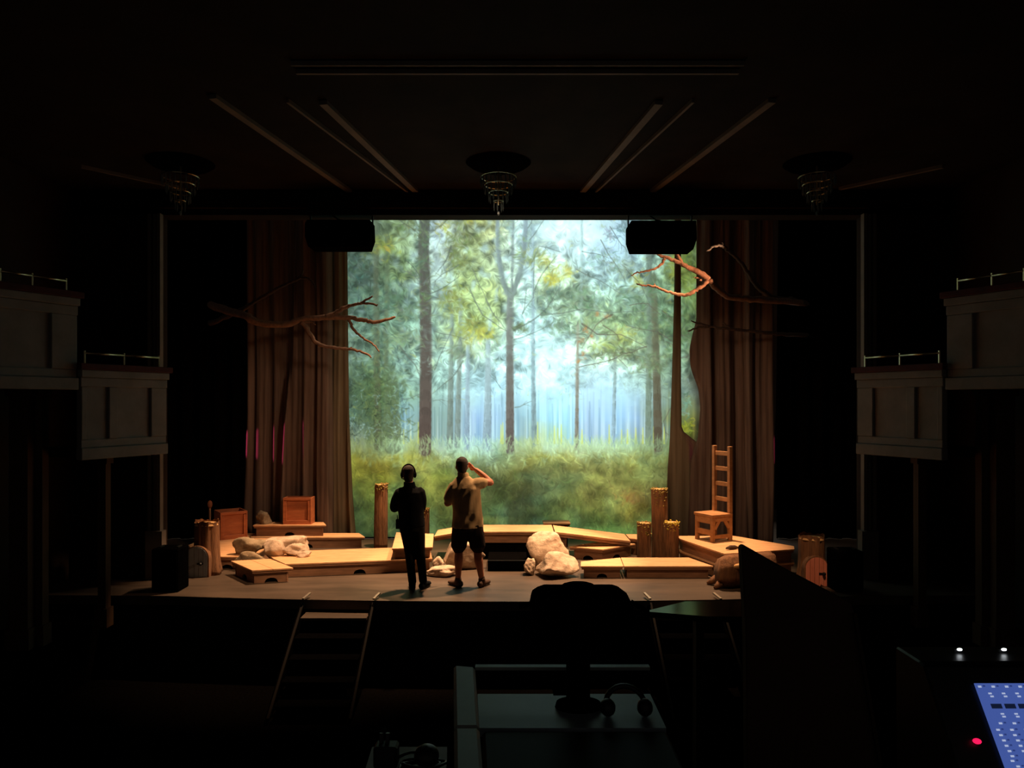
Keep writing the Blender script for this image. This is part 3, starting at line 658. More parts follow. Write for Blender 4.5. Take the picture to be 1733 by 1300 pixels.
def platform(poly, z0, z1, lb, run=0, plank=.24, holes=(0,), lid=.055, top='deck'):
    """run: index of the edge the planks follow; holes: edges whose side board has a hand hole"""
    a = sum(poly[i][0]*poly[(i+1) % len(poly)][1]-poly[(i+1) % len(poly)][0]*poly[i][1] for i in range(len(poly)))
    assert a > 0, lb
    c = (sum(p[0] for p in poly)/len(poly), sum(p[1] for p in poly)/len(poly), z0)
    t = thing('stage_platform', c, lb, 'platform', PG)
    p, q = poly[run], poly[(run+1) % len(poly)]; d = Vector((q[0]-p[0], q[1]-p[1])).normalized(); n = (-d.y, d.x)
    pr = [v[0]*n[0]+v[1]*n[1] for v in poly]; lo, hi = min(pr), max(pr); cnt = max(1, round((hi-lo)/plank))
    for i in range(cnt):
        s = clip_poly(poly, n, lo+(hi-lo)*i/cnt+.002, lo+(hi-lo)*(i+1)/cnt-.002)
        if s: MB().prism(s, z1-lid*.45, z1).build('plank', M[top], t, bevel=.003)
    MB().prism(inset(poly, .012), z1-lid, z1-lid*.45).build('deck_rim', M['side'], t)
    inn = inset(poly, .045); H_ = z1-lid-z0
    for i in range(len(inn)):
        A, B = Vector(inn[i]+(z0,)), Vector(inn[(i+1) % len(inn)]+(z0,)); Ln = (B-A).length; u = (B-A)/Ln
        pl = [(0, 0)]
        if i in holes and Ln > .4:
            m_ = Ln*.5; r = min(.075, H_*.5)
            pl += [(m_-r*1.25, 0)]+[(m_-r*1.2*math.cos(math.pi*k/8), r*.15+r*.8*math.sin(math.pi*k/8)) for k in range(9)]+[(m_+r*1.25, 0)]
        pl += [(Ln, 0), (Ln, H_), (0, H_)]
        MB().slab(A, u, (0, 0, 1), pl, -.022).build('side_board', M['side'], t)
    return t
A_ = [(-4.19, 11.0), (-3.66, 10.39), (-3.12, 10.54), (-3.65, 11.15)]
platform(A_, 0, .2, 'low square platform nearest the audience at the left, turned cornerwise', 0, holes=(0, 1))
platform([(-3.31, 10.79), (-1.2, 11.16), (-1.36, 12.1), (-3.9, 11.66), (-3.60, 11.15)], 0, .2, 'long low platform lit brightly from left rocks to the standing figures', 0, holes=(0,))
platform([(-4.75, 11.3), (-3.98, 11.3), (-3.98, 12.85), (-4.62, 12.85), (-4.62, 13.3), (-5.35, 13.3), (-5.35, 12.2)], 0, .2, 'dim platform under the leaning dark crate at the far left', 0, holes=(0,))
platform([(-4.58, 12.93), (-2.58, 12.95), (-2.76, 13.33), (-4.58, 13.33)], 0, .2, 'low platform at the back left with its lit end towards the post', 0, holes=(0,))
platform([(-4.55, 12.97), (-3.27, 13.0), (-3.40, 13.32), (-4.56, 13.32)], .2, .4, 'raised platform carrying the small round rock and upright crate', 0, holes=(0,))
platform([(-1.80, 11.07), (-1.2, 11.18), (-1.3, 12.3), (-1.95, 12.45)], .2, .37, 'stacked platform half hidden behind the figure in black', 1, holes=())
platform([(-.80, 12.0), (.68, 12.0), (.68, 12.66), (-.80, 12.66)], .27, .46, 'bridge platform across the middle above the black opening', 0, holes=())
platform([(1.46, 11.85), (2.06, 12.32), (1.56, 12.58), (.93, 12.09)], 0, .2, 'platform turned cornerwise behind the right boulders', 0, holes=(0, 3))
platform([(1.0, 10.74), (1.62, 10.74), (1.66, 11.32), (1.03, 11.06)], 0, .18, 'short platform piece touching the right boulders', 0, holes=(0,))
platform([(1.63, 10.74), (2.93, 10.74), (2.71, 11.33), (1.67, 11.33)], 0, .18, 'long bright platform in front of the three posts', 0, holes=())
I_ = [(3.03, 10.55), (3.55, 10.69), (4.16, 10.88), (4.24, 11.1), (3.6, 11.95), (2.66, 11.95), (2.66, 11.70)]
platform(I_, 0, .2, 'lower of the two angled platforms stacked under the tall chair', 6, holes=())
platform(I_, .2, .4, 'upper angled platform on which the tall chair stands', 6, holes=())
platform([(1.97, 12.42), (2.25, 12.25), (2.25, 12.8), (1.97, 12.8)], 0, .275, 'small landing at the foot of the right ramp', 0, holes=())
platform([(.55, 13.0), (1.03, 13.0), (1.03, 13.35), (.55, 13.35)], 0, .43, 'small box platform standing behind the bridge', 0, holes=())
# ramps
for lb, a, b, ya, yb, w in (('ramp sloping down left from the bridge behind the figures', (-.81, .458), (-1.262, .385), 12.0, 11.98, .60), ('ramp sloping down right from the bridge to the landing', (.70, .455), (1.94, .285), 12.0, 12.1, .66)):
    t = thing('ramp', ((a[0]+b[0])/2, ya+.3, b[1]-.05), lb, 'ramp', 'sloping ramps')
    for i in range(3):
        f0, f1 = i/3+.004, (i+1)/3-.004
        P = [(a[0], ya+w*f0, a[1]), (b[0], yb+w*f0, b[1]), (b[0], yb+w*f1, b[1]), (a[0], ya+w*f1, a[1])]
        MB().add(P+[(x, y, z-.03) for x, y, z in P], [(0,1,2,3),(7,6,5,4),(0,4,5,1),(1,5,6,2),(2,6,7,3),(3,7,4,0)]).build('plank', M['deck'], t)
    for f in (.03, .9):
        MB().bar((a[0], ya+w*f+.02, a[1]-.055), (b[0], yb+w*f+.02, b[1]-.055), .035, .05).build('bearer', M['side'], t)
    if b[0] > 0: MB().box((a[0]+.06, ya+.05, .2), (.07, .07, .40)).build('support_leg', M['side'], t)
    else: MB().box((a[0]-.06, ya+.55, .2), (.07, .07, .40)).build('support_leg', M['side'], t)
t = thing('masking_board', (0, 12.08, 0), 'black board closing the opening under the bridge', 'board')
MB().box((0, 12.09, .135), (1.42, .02, .265)).build('board', M['blackcloth'], t)
for x in (-.7, .58): MB().box((x, 12.4, .135), (.07, .5, .265)).build('leg_frame', M['blackcloth'], t)
t = thing('black_step', (0, 11.5, 0), 'low black step in front of the bridge opening', 'step')
MB().box((-.07, 11.55, .075), (.60, .70, .15)).build('step_body', M['blackcloth'], t)
MB().box((-.07, 11.205, .156), (.60, .03, .012)).build('nosing', M['black'], t)

# ---------------------------------------------------------------- crates
def crate(loc, w, h, d, rz, lb):
    t = thing('crate', loc, lb, 'crate', 'open-framed wooden crates'); c, s = math.cos(rz), math.sin(rz)
    def pt(x, y, z): return (loc[0]+x*c-y*s, loc[1]+x*s+y*c, loc[2]+z)
    th = .022
    for x in (-w/2+th/2, w/2-th/2): MB().box(pt(x, 0, h/2), (th, d, h), rz).build('side_panel', M['crate'], t, bevel=.003)
    MB().box(pt(0, 0, th/2), (w-2*th, d, th), rz).build('bottom_panel', M['crate'], t)
    MB().box(pt(0, d/2-th/2, h/2), (w-2*th, th, h), rz).build('back_panel', M['crate'], t)
    MB().box(pt(0, -d/2+.045, h/2), (w-2*th, .014, h-th), rz).build('front_panel', M['crate'], t)
    for z in (th+.024, h-.024): MB().box(pt(0, -d/2+.02, z), (w-2*th, .03, .048), rz).build('front_rail', M['crate'], t, bevel=.003)
    for x in (-w/2+th+.02, w/2-th-.02): MB().box(pt(x, -d/2+.02, h/2), (.04, .03, h-.12), rz).build('front_stile', M['crate'], t, bevel=.003)
    return t
crate((-3.80, 13.18, .4), .50, .47, .25, 0, 'orange upright crate standing on the raised platform')
crate((-4.925, 12.93, .2), .45, .47, .45, math.radians(35), 'darker crate turned cornerwise behind the grey-doored stump')

# ---------------------------------------------------------------- rocks
def rock(c, size, lb, seed, m='rock', cuts=9, grp='carved pale boulders', rough=.07):
    import bmesh
    r = np.random.default_rng(seed); bm = bmesh.new(); bmesh.ops.create_icosphere(bm, subdivisions=4, radius=1)
    P = np.array([v.co[:] for v in bm.verts])
    for _ in range(cuts):                               # chisel flat facets
        n = r.normal(0, 1, 3); n /= np.linalg.norm(n); d = r.uniform(.58, .86); k = P@n-d
        P = P-np.outer(np.clip(k, 0, None), n)*.97
    ph = r.uniform(0, 6.28, (8, 3)); fq = r.normal(0, 1, (8, 3))*np.array([2, 2, 3, 5, 6, 10, 13, 20])[:, None]; amp = np.array([1, 1, .8, .55, .5, .34, .28, .2])*rough
    dd = sum(amp[i]*np.sin(P@fq[i]+ph[i, 0]) for i in range(8)); P = P*(1+dd)[:, None]
    P[:, 2] = np.maximum(P[:, 2], -.62)
    P[:, 2] = (P[:, 2]+.62)/(P[:, 2].max()+.62)
    for a in (0, 1): P[:, a] = (P[:, a]-(P[:, a].max()+P[:, a].min())/2)/(P[:, a].max()-P[:, a].min())
    P = P*np.array(size)
    for v, p in zip(bm.verts, P): v.co = p
    me = bpy.data.meshes.new('boulder'); bm.to_mesh(me); bm.free()
    me.polygons.foreach_set('use_smooth', [True]*len(me.polygons)); me.materials.append(M[m])
    o = bpy.data.objects.new('boulder', me); COL.objects.link(o); o.location = c; o.rotation_euler.z = r.uniform(-.15, .15)
    return tag(o, lb, 'rock', grp)
rock((.67, 10.90, 0), (.64, .52, .36), 'largest pale boulder at the front of the right heap', 21, cuts=16, rough=.035)
rock((.55, 11.42, 0), (.68, .46, .56), 'rounded pale boulder resting at the top of the right heap', 22, cuts=7, rough=.075)
rock((.26, 11.0, 0), (.18, .24, .25), 'small pale boulder at the left foot of the right heap', 23)
rock((-.74, 11.45, 0), (.66, .44, .48), 'tall peaked boulder behind the legs of the figure in shorts', 31, cuts=16, rough=.03)
rock((-1.02, 10.92, 0), (.50, .30, .155), 'flat slab-like boulder lying between the two figures', 25, cuts=8)
rock((-1.13, 11.34, 0), (.18, .18, .20), 'small low rock between the flat slab and peaked boulder', 26)
rock((-3.55, 11.62, .2), (.70, .24, .26), 'long cream rock at the back of the left heap', 41, cuts=10, rough=.06)
rock((-3.68, 11.40, .2), (.36, .26, .25), 'steep cream rock in the middle of the left heap', 42, cuts=15, rough=.04)
rock((-3.34, 11.42, .2), (.40, .26, .19), 'crumpled cream rock at the right of the left heap', 43, cuts=9, rough=.09)
rock((-3.18, 11.30, .2), (.22, .16, .09), 'smallest cream rock at the right foot of the left heap', 44)
rock((-4.08, 11.46, .2), (.52, .28, .28), 'dull brown rock at the left end of the left heap', 45, 'rock_dark', rough=.08)
rock((-3.97, 11.225, 0), (.60, .13, .30), 'dark low rock behind the cornerwise platform at left', 46, 'rock_dark', rough=.09)
rock((-4.42, 13.16, .4), (.28, .24, .24), 'small round dull rock alone on the raised platform', 47, 'rock_dark', cuts=6)

# ---------------------------------------------------------------- posts
def post(x, y, r, h, lb, seed, moss='moss', drip=.16):
    q = np.random.default_rng(seed); t = thing('wooden_post', (x, y, 0), lb, 'post', 'rough wooden posts')
    n = 22; zs = np.linspace(0, h, 16); vs = []
    ph = q.uniform(0, 6.28, 4)
    lean = q.normal(0, .012)
    for z in zs:
        for k in range(n):
            a = 2*math.pi*k/n
            rr = r*(1+.045*math.sin(3*a+ph[0]+.4*z)+.035*math.sin(7*a+ph[1]+1.1*z)+.03*math.sin(13*a+ph[2])+.02*math.sin(5*z+ph[3]))*(1.06-.06*z/h)
            vs.append((x+lean*z+rr*math.cos(a), y+rr*math.sin(a), z))
    m_ = len(zs)
    fs = [(i*n+k, i*n+(k+1) % n, (i+1)*n+(k+1) % n, (i+1)*n+k) for i in range(m_-1) for k in range(n)]+[tuple(range(n))[::-1]]
    MB().add(vs, fs).build('trunk', M['bark'], t, smooth=True)
    MB().rings([(x+lean*h, y, h-.03, r*.97, r*.97), (x+lean*h, y, h-.004, r*.93, r*.93)], n).build('cut_end', M['cutwood'], t)
    mb = MB()
    for k in range(90):
        a = q.uniform(0, 6.28); rr = r*(q.uniform(.86, 1.08)); z = h+q.uniform(-.012, .012)
        if q.random() < .38: z = h-q.uniform(0, drip)*q.uniform(.1, 1); rr = r*1.04; a = -1.57+q.normal(0, .6)
        s = q.uniform(.006, .017)
        mb.ball((x+lean*h+rr*math.cos(a), y+rr*math.sin(a), z), (s, s, s*.7), 6, 5)
    tag(mb.build('moss_crown', M[moss], t), kind='stuff')
    return t
M['moss_y'] = mat('moss_yellow', 'a08a30', 'cdb850', .95, (40, 40, 40), .8)
post(-2.31, 13.0, .112, 1.12, 'tall post standing alone left of the figure in black', 1)
post(-1.59, 13.2, .10, .66, 'short post half hidden behind the figure in black', 2)
post(2.13, 11.90, .112, .62, 'short post at the left of the group of three', 3, drip=.3)
post(2.42, 12.04, .128, 1.15, 'tallest post in the group of three', 4, drip=.3)
post(2.53, 11.74, .115, .66, 'short post with yellow moss at the right of the three', 5, 'moss_y')

# ---------------------------------------------------------------- stumps with little doors
M['door_grey'] = mat('door_grey_paint', '8a8f96', 'a4a8ac', .8, (18, 4, 3), .2)
M['door_pink'] = mat('door_pink_paint', 'c06a50', 'd4826a', .7, (18, 4, 3), .2)
def stump(x, y, r, h, dw, dh, dx, dm, lb, seed, knob):
    q = np.random.default_rng(seed); t = thing('tree_stump', (x, y, 0), lb, 'tree stump', 'hollow stumps with little doors')
    n, vs = 40, []; ph = q.uniform(0, 6.28, 4); zs = list(np.linspace(0, h, 14))
    for z in zs:
        f = 1-z/h
        for k in range(n):
            a = 2*math.pi*k/n
            rr = r*(.92+.25*f**3*(1+.5*math.sin(5*a+ph[0]))+.05*math.sin(9*a+ph[1])+.04*math.sin(17*a+ph[2])+.03*math.sin(4*a+ph[3]+3*z))
            zz = z+(.014*math.sin(3*a+ph[1])+.008*math.sin(11*a) if z == zs[-1] else 0)
            vs.append((x+rr*math.cos(a), y+rr*math.sin(a), zz))
    m_ = len(zs)
    fs = [(i*n+k, i*n+(k+1) % n, (i+1)*n+(k+1) % n, (i+1)*n+k) for i in range(m_-1) for k in range(n)]+[tuple(range(n))[::-1]]
    MB().add(vs, fs).build('trunk', M['stump'], t, smooth=True)
    MB().rings([(x, y, h-.06, r*.94, r*.94), (x, y, h-.035, r*.9, r*.9)], n).build('cut_end', M['cutwood'], t)
    y0 = y-r*1.22
    xl = x+dx-dw/2; arch = lambda g: [(xl-g, .0), (xl+dw+g, .0)]+[(x+dx+(dw/2+g)*math.cos(math.pi*k/14), dh-dw/2+(dw/2+g)*math.sin(math.pi*k/14)) for k in range(15)]
    dframe = MB().slab((0, y0+.10, 0), (1, 0, 0), (0, 0, 1), arch(.018), .105).build('door_frame', M['stump'], t)
    d = thing('door', (x+dx, y0, 0), None, None); d.parent = t; d.location = Vector((x+dx, y0, 0))-t.location
    npl = 5
    for i in range(npl):
        a, b = xl+dw*i/npl+.003, xl+dw*(i+1)/npl-.003
        top = lambda X: dh-dw/2+math.sqrt(max((dw/2)**2-(X-x-dx)**2, 0))
        MB().slab((0, y0+.02, .004), (1, 0, 0), (0, 0, 1), [(a, 0), (b, 0)]+[(X, top(X)) for X in np.linspace(b, a, 6)], .03).build('plank', dm, d)
    MB().ball((x+dx+knob*dw, y0-.03, dh*.45), (.024, .03, .024), 10, 7).build('knob', M['blackplastic'], d)
    MB().box((x+dx+knob*dw*.8, y0-.012, dh*.45), (.09, .012, .022)).build('latch', M['blackplastic'], d)
    return t
stump(-4.56, 11.04, .185, .79, .33, .44, -.06, M['door_grey'], 'brown stump with a grey arched door at the far left', 1, .22)
stump(4.26, 10.50, .18, .68, .31, .40, -.02, M['door_pink'], 'stump with a pink arched plank door at the far right', 2, .30)
# lying log
t = thing('lying_log', (3.14, 10.30, 0), 'rough brown log lying beside the dark sloping panel', 'log')
mb = MB(); n = 26; q = np.random.default_rng(5); ph = q.uniform(0, 6.28, 5); vs = []; st = np.linspace(-.34, .55, 14)
for s in st:
    for k in range(n):
        a = 2*math.pi*k/n
        f = max(0, (-.2-s)/.14)
        rr = .215*(1+.06*math.sin(3*a+ph[0]+2*s)+.05*math.sin(8*a+ph[1])+.03*math.sin(14*a+ph[2]+6*s))*(1-.25*f)
        vs.append((3.16+s*.93+.02*math.sin(a), 10.32+s*.25-rr*math.cos(a), .225+rr*math.sin(a)*1.02))
fs = [(i*n+k, i*n+(k+1) % n, (i+1)*n+(k+1) % n, (i+1)*n+k) for i in range(13) for k in range(n)]+[tuple(range(n))[::-1], tuple(13*n+k for k in range(n))]
mb.add(vs, fs).build('trunk', M['stump'], t, smooth=True)
for a, b, c in (((2.92, 10.20, .10), (2.83, 10.14, .05), (2.77, 10.11, .02)), ((2.88, 10.34, .10), (2.80, 10.36, .05), (2.74, 10.38, .02))):
    MB().tube([a, b, c], [.07, .045, .02], 8).build('root', M['stump'], t, smooth=True)
MB().tube([(2.96, 10.13, .30), (3.1, 10.09, .325), (3.3, 10.12, .315), (3.42, 10.16, .28)], [.02, .035, .035, .02], 8).build('bark_ridge', M['cutwood'], t, smooth=True)
t = thing('bark_chunk', (3.24, 10.86, .4), 'small dark bark chunk on the edge of the upper platform', 'bark')
MB().tube([(3.13, 10.80, .425), (3.2, 10.83, .435), (3.28, 10.87, .43), (3.33, 10.88, .42)], [.012, .03, .028, .014], 9).build('bark', M['limb_dark'], t, smooth=True)
# rounded object behind the dark crate
t = thing('round_prop', (-5.5, 13.45, 0), 'small rounded orange prop standing behind the dark crate', 'prop')
MB().rings([(-5.5, 13.45, 0, .07, .07), (-5.5, 13.45, .4, .018, .018), (-5.5, 13.45, .66, .018, .018)], 10).build('stem', M['limb'], t, smooth=True)
MB().ball((-5.5, 13.45, .70), (.045, .04, .075), 12, 8).build('head', M['crate'], t, smooth=True)

# ---------------------------------------------------------------- ladder-back chair
Z = .4; ang = math.radians(27); U = Vector((math.cos(ang), math.sin(ang), 0)); V = Vector((-math.sin(ang), math.cos(ang), 0)); O = Vector((3.08, 11.35, Z))
ch = thing('ladder_back_chair', tuple(O+U*.2+V*.2), 'plain wooden chair with a tall ladder back on the right platform', 'chair')
def cb(nm, u0, u1, v0, v1, z0, z1, par=ch):
    P = [O+U*a+V*b for a, b in ((u0, v0), (u1, v0), (u1, v1), (u0, v1))]
    return MB().prism([tuple(p[:2]) for p in P], Z+z0, Z+z1).build(nm, M['chair'], par, bevel=.003)
w = .40
cb('seat', -.012, w+.0, -.012, w+.012, .385, .425)
for a, b in ((0, 0), (0, w-.055)): cb('leg', a, a+.055, b, b+.055, 0, .385)
for b in (0, w-.055): cb('leg', w-.05, w+.01, b, b+.055, 0, 1.47)
cb('front_apron', 0, .03, .055, w-.055, .28, .385); cb('front_stretcher', .01, .035, .055, w-.055, .10, .185)
cb('side_apron', .055, w-.05, .0, .025, .315, .385); cb('side_stretcher', .055, w-.05, .005, .03, .05, .11)
cb('side_apron', .055, w-.05, w-.025, w, .315, .385); cb('side_stretcher', .055, w-.05, w-.03, w-.005, .05, .11)
for sg, u0, u1 in ((1, .055, .15), (-1, w-.05, w-.145)):
    a, b = O+U*u0+V*.015, O+U*u1+V*.015
    MB().bar((a.x, a.y, Z+.20), (b.x, b.y, Z+.33), .025, .05).build('brace', M['chair'], ch)
for zz in (.60, .84, 1.08, 1.32): cb('back_rung', w-.03, w, .055, w-.055, zz, zz+.065)

# =====================================================================================
# HANGING LIMBS
# =====================================================================================
def limb(lb, D, branches, m, anchor, seed=1):
    q = np.random.default_rng(seed); t = thing('bare_branch', at(anchor[0], anchor[1], D), lb, 'branch', 'bare branches reaching in from the wings')
    for nm, pts, r0, r1 in branches:
        P = [Vector(at(x, y, D+dd)) for x, y, dd in [(p+(0,))[:3] for p in pts]]
        S = []
        for i in range(len(P)-1):                        # smooth the polyline
            p0, p1, p2, p3 = P[max(i-1, 0)], P[i], P[i+1], P[min(i+2, len(P)-1)]
            for k in range(5):
                s = k/5; S.append(.5*((2*p1)+(p2-p0)*s+(2*p0-5*p1+4*p2-p3)*s*s+(3*p1-p0-3*p2+p3)*s**3))
        S.append(P[-1]); n = len(S)
        S = [p+Vector(q.normal(0, .006, 3)) for p in S]
        R = [(r0+(r1-r0)*i/(n-1))*(1+q.normal(0, .07)) for i in range(n)]; R[-1] *= .6
        MB().tube(S, R, 9).build(nm, m, t, smooth=True)
    return t
limb('brown forked branch reaching in from the left over the forest picture', 12.7, [
    ('main_limb', [(356, 516, 1.1), (392, 528, .5), (416, 535), (440, 547), (480, 549), (510, 541), (548, 537), (590, 538), (612, 541), (630, 545), (650, 542), (668, 537)], .072, .024),
    ('fork', [(552, 537), (572, 527), (590, 518), (610, 513), (630, 502)], .046, .016), ('twig', [(606, 514), (622, 513), (639, 516)], .024, .016),
    ('fork', [(590, 540), (598, 556), (606, 566), (620, 576), (632, 584), (642, 596)], .030, .010), ('fork', [(510, 545), (522, 560), (533, 578), (545, 585), (570, 589), (592, 591), (612, 596), (628, 604)], .042, .016),
    ('twig', [(515, 545), (528, 547), (535, 550)], .014, .008), ('twig', [(590, 591), (595, 588)], .016, .01), ('twig', [(627, 544), (630, 548)], .018, .012)], M['limb_brown'], (416, 535), 3)
limb('dim thin branch rising above the left forked branch', 12.9, [
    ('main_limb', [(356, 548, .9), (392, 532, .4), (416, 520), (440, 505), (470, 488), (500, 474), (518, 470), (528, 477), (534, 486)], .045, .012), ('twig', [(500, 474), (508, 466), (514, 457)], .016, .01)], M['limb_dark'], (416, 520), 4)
limb('orange-lit forked branch under the right loudspeaker', 12.5, [
    ('main_limb', [(1362, 514, 1.3), (1338, 510, .7), (1300, 508, .3), (1270, 506, .25), (1235, 503, .2), (1218, 492, .1), (1200, 473)], .06, .05),
    ('fork', [(1200, 474), (1180, 460), (1160, 450), (1140, 440), (1120, 433), (1105, 427), (1085, 424)], .052, .016), ('twig', [(1156, 449), (1148, 436), (1142, 424), (1136, 416)], .036, .022),
    ('twig', [(1126, 438), (1118, 448), (1108, 455), (1092, 459), (1076, 462), (1068, 468)], .026, .008), ('fork', [(1200, 474), (1188, 484), (1176, 492), (1164, 499), (1152, 499), (1134, 495), (1118, 489), (1106, 484), (1090, 483), (1077, 481)], .042, .012),
    ('twig', [(1186, 474), (1180, 471), (1174, 470)], .02, .01), ('twig', [(1106, 485), (1108, 481)], .018, .01)], M['limb_brown'], (1330, 510), 5)
limb('dark curved branch at the far right with a pale lit tip', 12.75, [
    ('main_limb', [(1366, 514, 1.05), (1338, 508, .5), (1310, 504, .2), (1284, 488, .15), (1268, 466, .1), (1256, 446, .05), (1244, 434), (1228, 421)], .055, .022),
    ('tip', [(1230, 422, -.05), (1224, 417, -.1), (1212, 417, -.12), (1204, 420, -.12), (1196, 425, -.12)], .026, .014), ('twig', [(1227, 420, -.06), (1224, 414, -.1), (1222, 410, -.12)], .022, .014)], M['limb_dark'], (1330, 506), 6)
limb('lowest dark branch reaching in from the right wing', 12.8, [
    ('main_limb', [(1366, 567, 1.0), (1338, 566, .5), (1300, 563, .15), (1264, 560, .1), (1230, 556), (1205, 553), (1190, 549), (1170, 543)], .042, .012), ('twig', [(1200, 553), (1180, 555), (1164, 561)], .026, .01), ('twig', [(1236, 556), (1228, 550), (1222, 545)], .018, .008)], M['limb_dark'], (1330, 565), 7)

# =====================================================================================
# PEOPLE (seen from behind, facing the forest)
# =====================================================================================
M['skin'] = mat('skin', '9a5f44', 'b0725a', .6, (9, 9, 9), .05)
M['hair'] = mat('dark_hair', '1a110c', '2a1c14', .8, (60, 60, 20), .4)
M['blackwear'] = mat('black_clothing', '08080a', '0e0e10', .95, (14, 14, 14), .25, spec=.08)
M['blacktrouser'] = mat('black_trousers', '0c0b0c', '14120f', .95, (14, 14, 8), .25, spec=.08)
M['khaki'] = mat('khaki_shirt', '8c7656', 'a48b68', .9, (7, 7, 3), .35, spec=.1)
M['shorts'] = mat('dark_shorts', '1c1614', '281f1b', .95, (9, 9, 5), .3, spec=.08)
M['shoe'] = mat('brown_shoe', '3c2a1e', '503828', .8, (14, 14, 14), .2)
M['sole'] = mat('shoe_sole', '2a231d', '3a3028', .9)
M['eyewhite'] = mat('eye_white', 'd8d4cc', 'e2ded8', .4)
class Figure:
    def __init__(s, loc, lb):
        s.o = Vector(loc); s.t = thing('person', loc, lb, 'person')
    def w(s, p): return tuple(s.o+Vector(p))
    def tube(s, mb, pts, rad, n=14, flat=1.0):
        P = [Vector(p) for p in pts]; S, R = [], []
        for i in range(len(P)-1):
            p0, p1, p2, p3 = P[max(i-1, 0)], P[i], P[i+1], P[min(i+2, len(P)-1)]
            for k in range(6):
                q = k/6; S.append(.5*((2*p1)+(p2-p0)*q+(2*p0-5*p1+4*p2-p3)*q*q+(3*p1-p0-3*p2+p3)*q**3)); R.append(rad[i]+(rad[i+1]-rad[i])*q)
        S.append(P[-1]); R.append(rad[-1])
        d0, d1 = (S[1]-S[0]).normalized(), (S[-1]-S[-2]).normalized()          # rounded ends
        S = [S[0]-d0*R[0]*.8]+S+[S[-1]+d1*R[-1]*.8]; R = [R[0]*.5]+R+[R[-1]*.5]
        mb.tube([s.w(p) for p in S], R, n, flat)
    def rings(s, mb, R, n=26): mb.rings([tuple(s.o+Vector(r[:3]))+tuple(r[3:]) for r in R], n)
    def ball(s, mb, c, r, n=16, m=11): mb.ball(s.w(c), r, n, m)
    def part(s, mb, name, m, par=None, voxel=.010, sm=3, label=None):
        o = mb.build(name, M[m], par or s.t, label=label); 
        if voxel: bake(o, voxel, sm)
        return o
    def head(s, mb, c, k=1.0):
        x, y, z = c
        prof = [(-.118, .018, .030, .034), (-.105, .016, .045, .052), (-.08, .010, .057, .074), (-.045, .004, .066, .088), (0, 0, .073, .096), (.04, -.003, .076, .099), (.07, -.004, .071, .092), (.095, -.004, .056, .073), (.112, -.003, .034, .045), (.119, -.003, .012, .016)]
        s.rings(mb, [(x, y+b*k, z+a*k, c_*k, d*k) for a, b, c_, d in prof])
        s.ball(mb, (x, y+.096*k, z-.022*k), (.013*k, .024*k, .022*k)); s.ball(mb, (x, y+.088*k, z+.004*k), (.009, .014, .02))        # nose
        s.ball(mb, (x, y+.082*k, z-.060*k), (.024, .012, .007)); s.ball(mb, (x, y+.080*k, z-.074*k), (.022, .012, .007))            # lips
        for sx in (-1, 1):
            s.ball(mb, (x+sx*.078*k, y-.002, z-.012*k), (.010, .021, .032))                                                          # ears
            s.ball(mb, (x+sx*.030, y+.084*k, z+.026*k), (.022, .010, .007))                                                          # brows
    def face(s, c, par):
        x, y, z = c
        for sx in (-1, 1):
            e = MB(); s.ball(e, (x+sx*.030, y+.084, z+.008), (.012, .010, .009)); eye = s.part(e, 'eye', 'eyewhite', par, None)
            p = MB(); s.ball(p, (x+sx*.030, y+.093, z+.008), (.005, .003, .005)); s.part(p, 'pupil', 'blackwear', par, None)
    def hand(s, mb, wrist, fwd, side, curl=.6):
        W = Vector(wrist); f = Vector(fwd).normalized(); sd = Vector(side); sd = (sd-f*sd.dot(f)).normalized(); nrm = f.cross(sd)
        s.tube(mb, [W-f*.01, W+f*.035, W+f*.075], [.026, .032, .034], 12, .55)
        for i, (o, l) in enumerate(((-.029, .066), (-.010, .076), (.010, .072), (.028, .056))):
            b = W+f*.085+sd*o; c1 = f*math.cos(curl)+nrm*math.sin(curl); c2 = f*math.cos(curl*2)+nrm*math.sin(curl*2)
            s.tube(mb, [b-f*.02, b+f*l*.35, b+f*l*.35+c1*l*.35, b+f*l*.35+c1*l*.35+c2*l*.32], [.0095, .009, .0085, .007], 8)
        b = W+f*.03-sd*.028
        s.tube(mb, [b, b+f*.025-sd*.022+nrm*.01, b+f*.055-sd*.026+nrm*.02], [.013, .011, .009], 8)
    def shoe(s, ankle, yaw, length, name='shoe', high=.11, m='shoe'):
        a = Vector(ankle); d = Vector((math.sin(yaw), math.cos(yaw), 0)); mb = MB()
        r = d.cross(Vector((0, 0, 1)))
        def ell(t, z, w, h):
            c = a+d*t; c.z = 0; s.ball(mb, (c.x, c.y, z), (w, w*1.15, h), 14, 9)
        for t, z, w, h in ((-.05, .048, .042, .046), (0, .05, .044, .048), (.05, .048, .046, .046), (.10, .042, .048, .040), (.145, .038, .046, .035), (.175, .034, .038, .030)): ell(t*length/.27, z, w, h)
        s.tube(mb, [(a.x, a.y, .05), (a.x, a.y, high)], [.046, .050], 14)
        o = s.part(mb, name, m, None, .009, 3)
        sl = MB(); P = []
        for k in range(24):
            q = 2*math.pi*k/24; t = .062+.125*math.cos(q); w = (.046+.006*math.cos(q))*math.sin(q); P.append(tuple((s.o+a+d*t*length/.27+r*w)[:2]))
        sl.prism(P, s.o.z+.001, s.o.z+.022); s.part(sl, 'sole', 'sole', o, None)

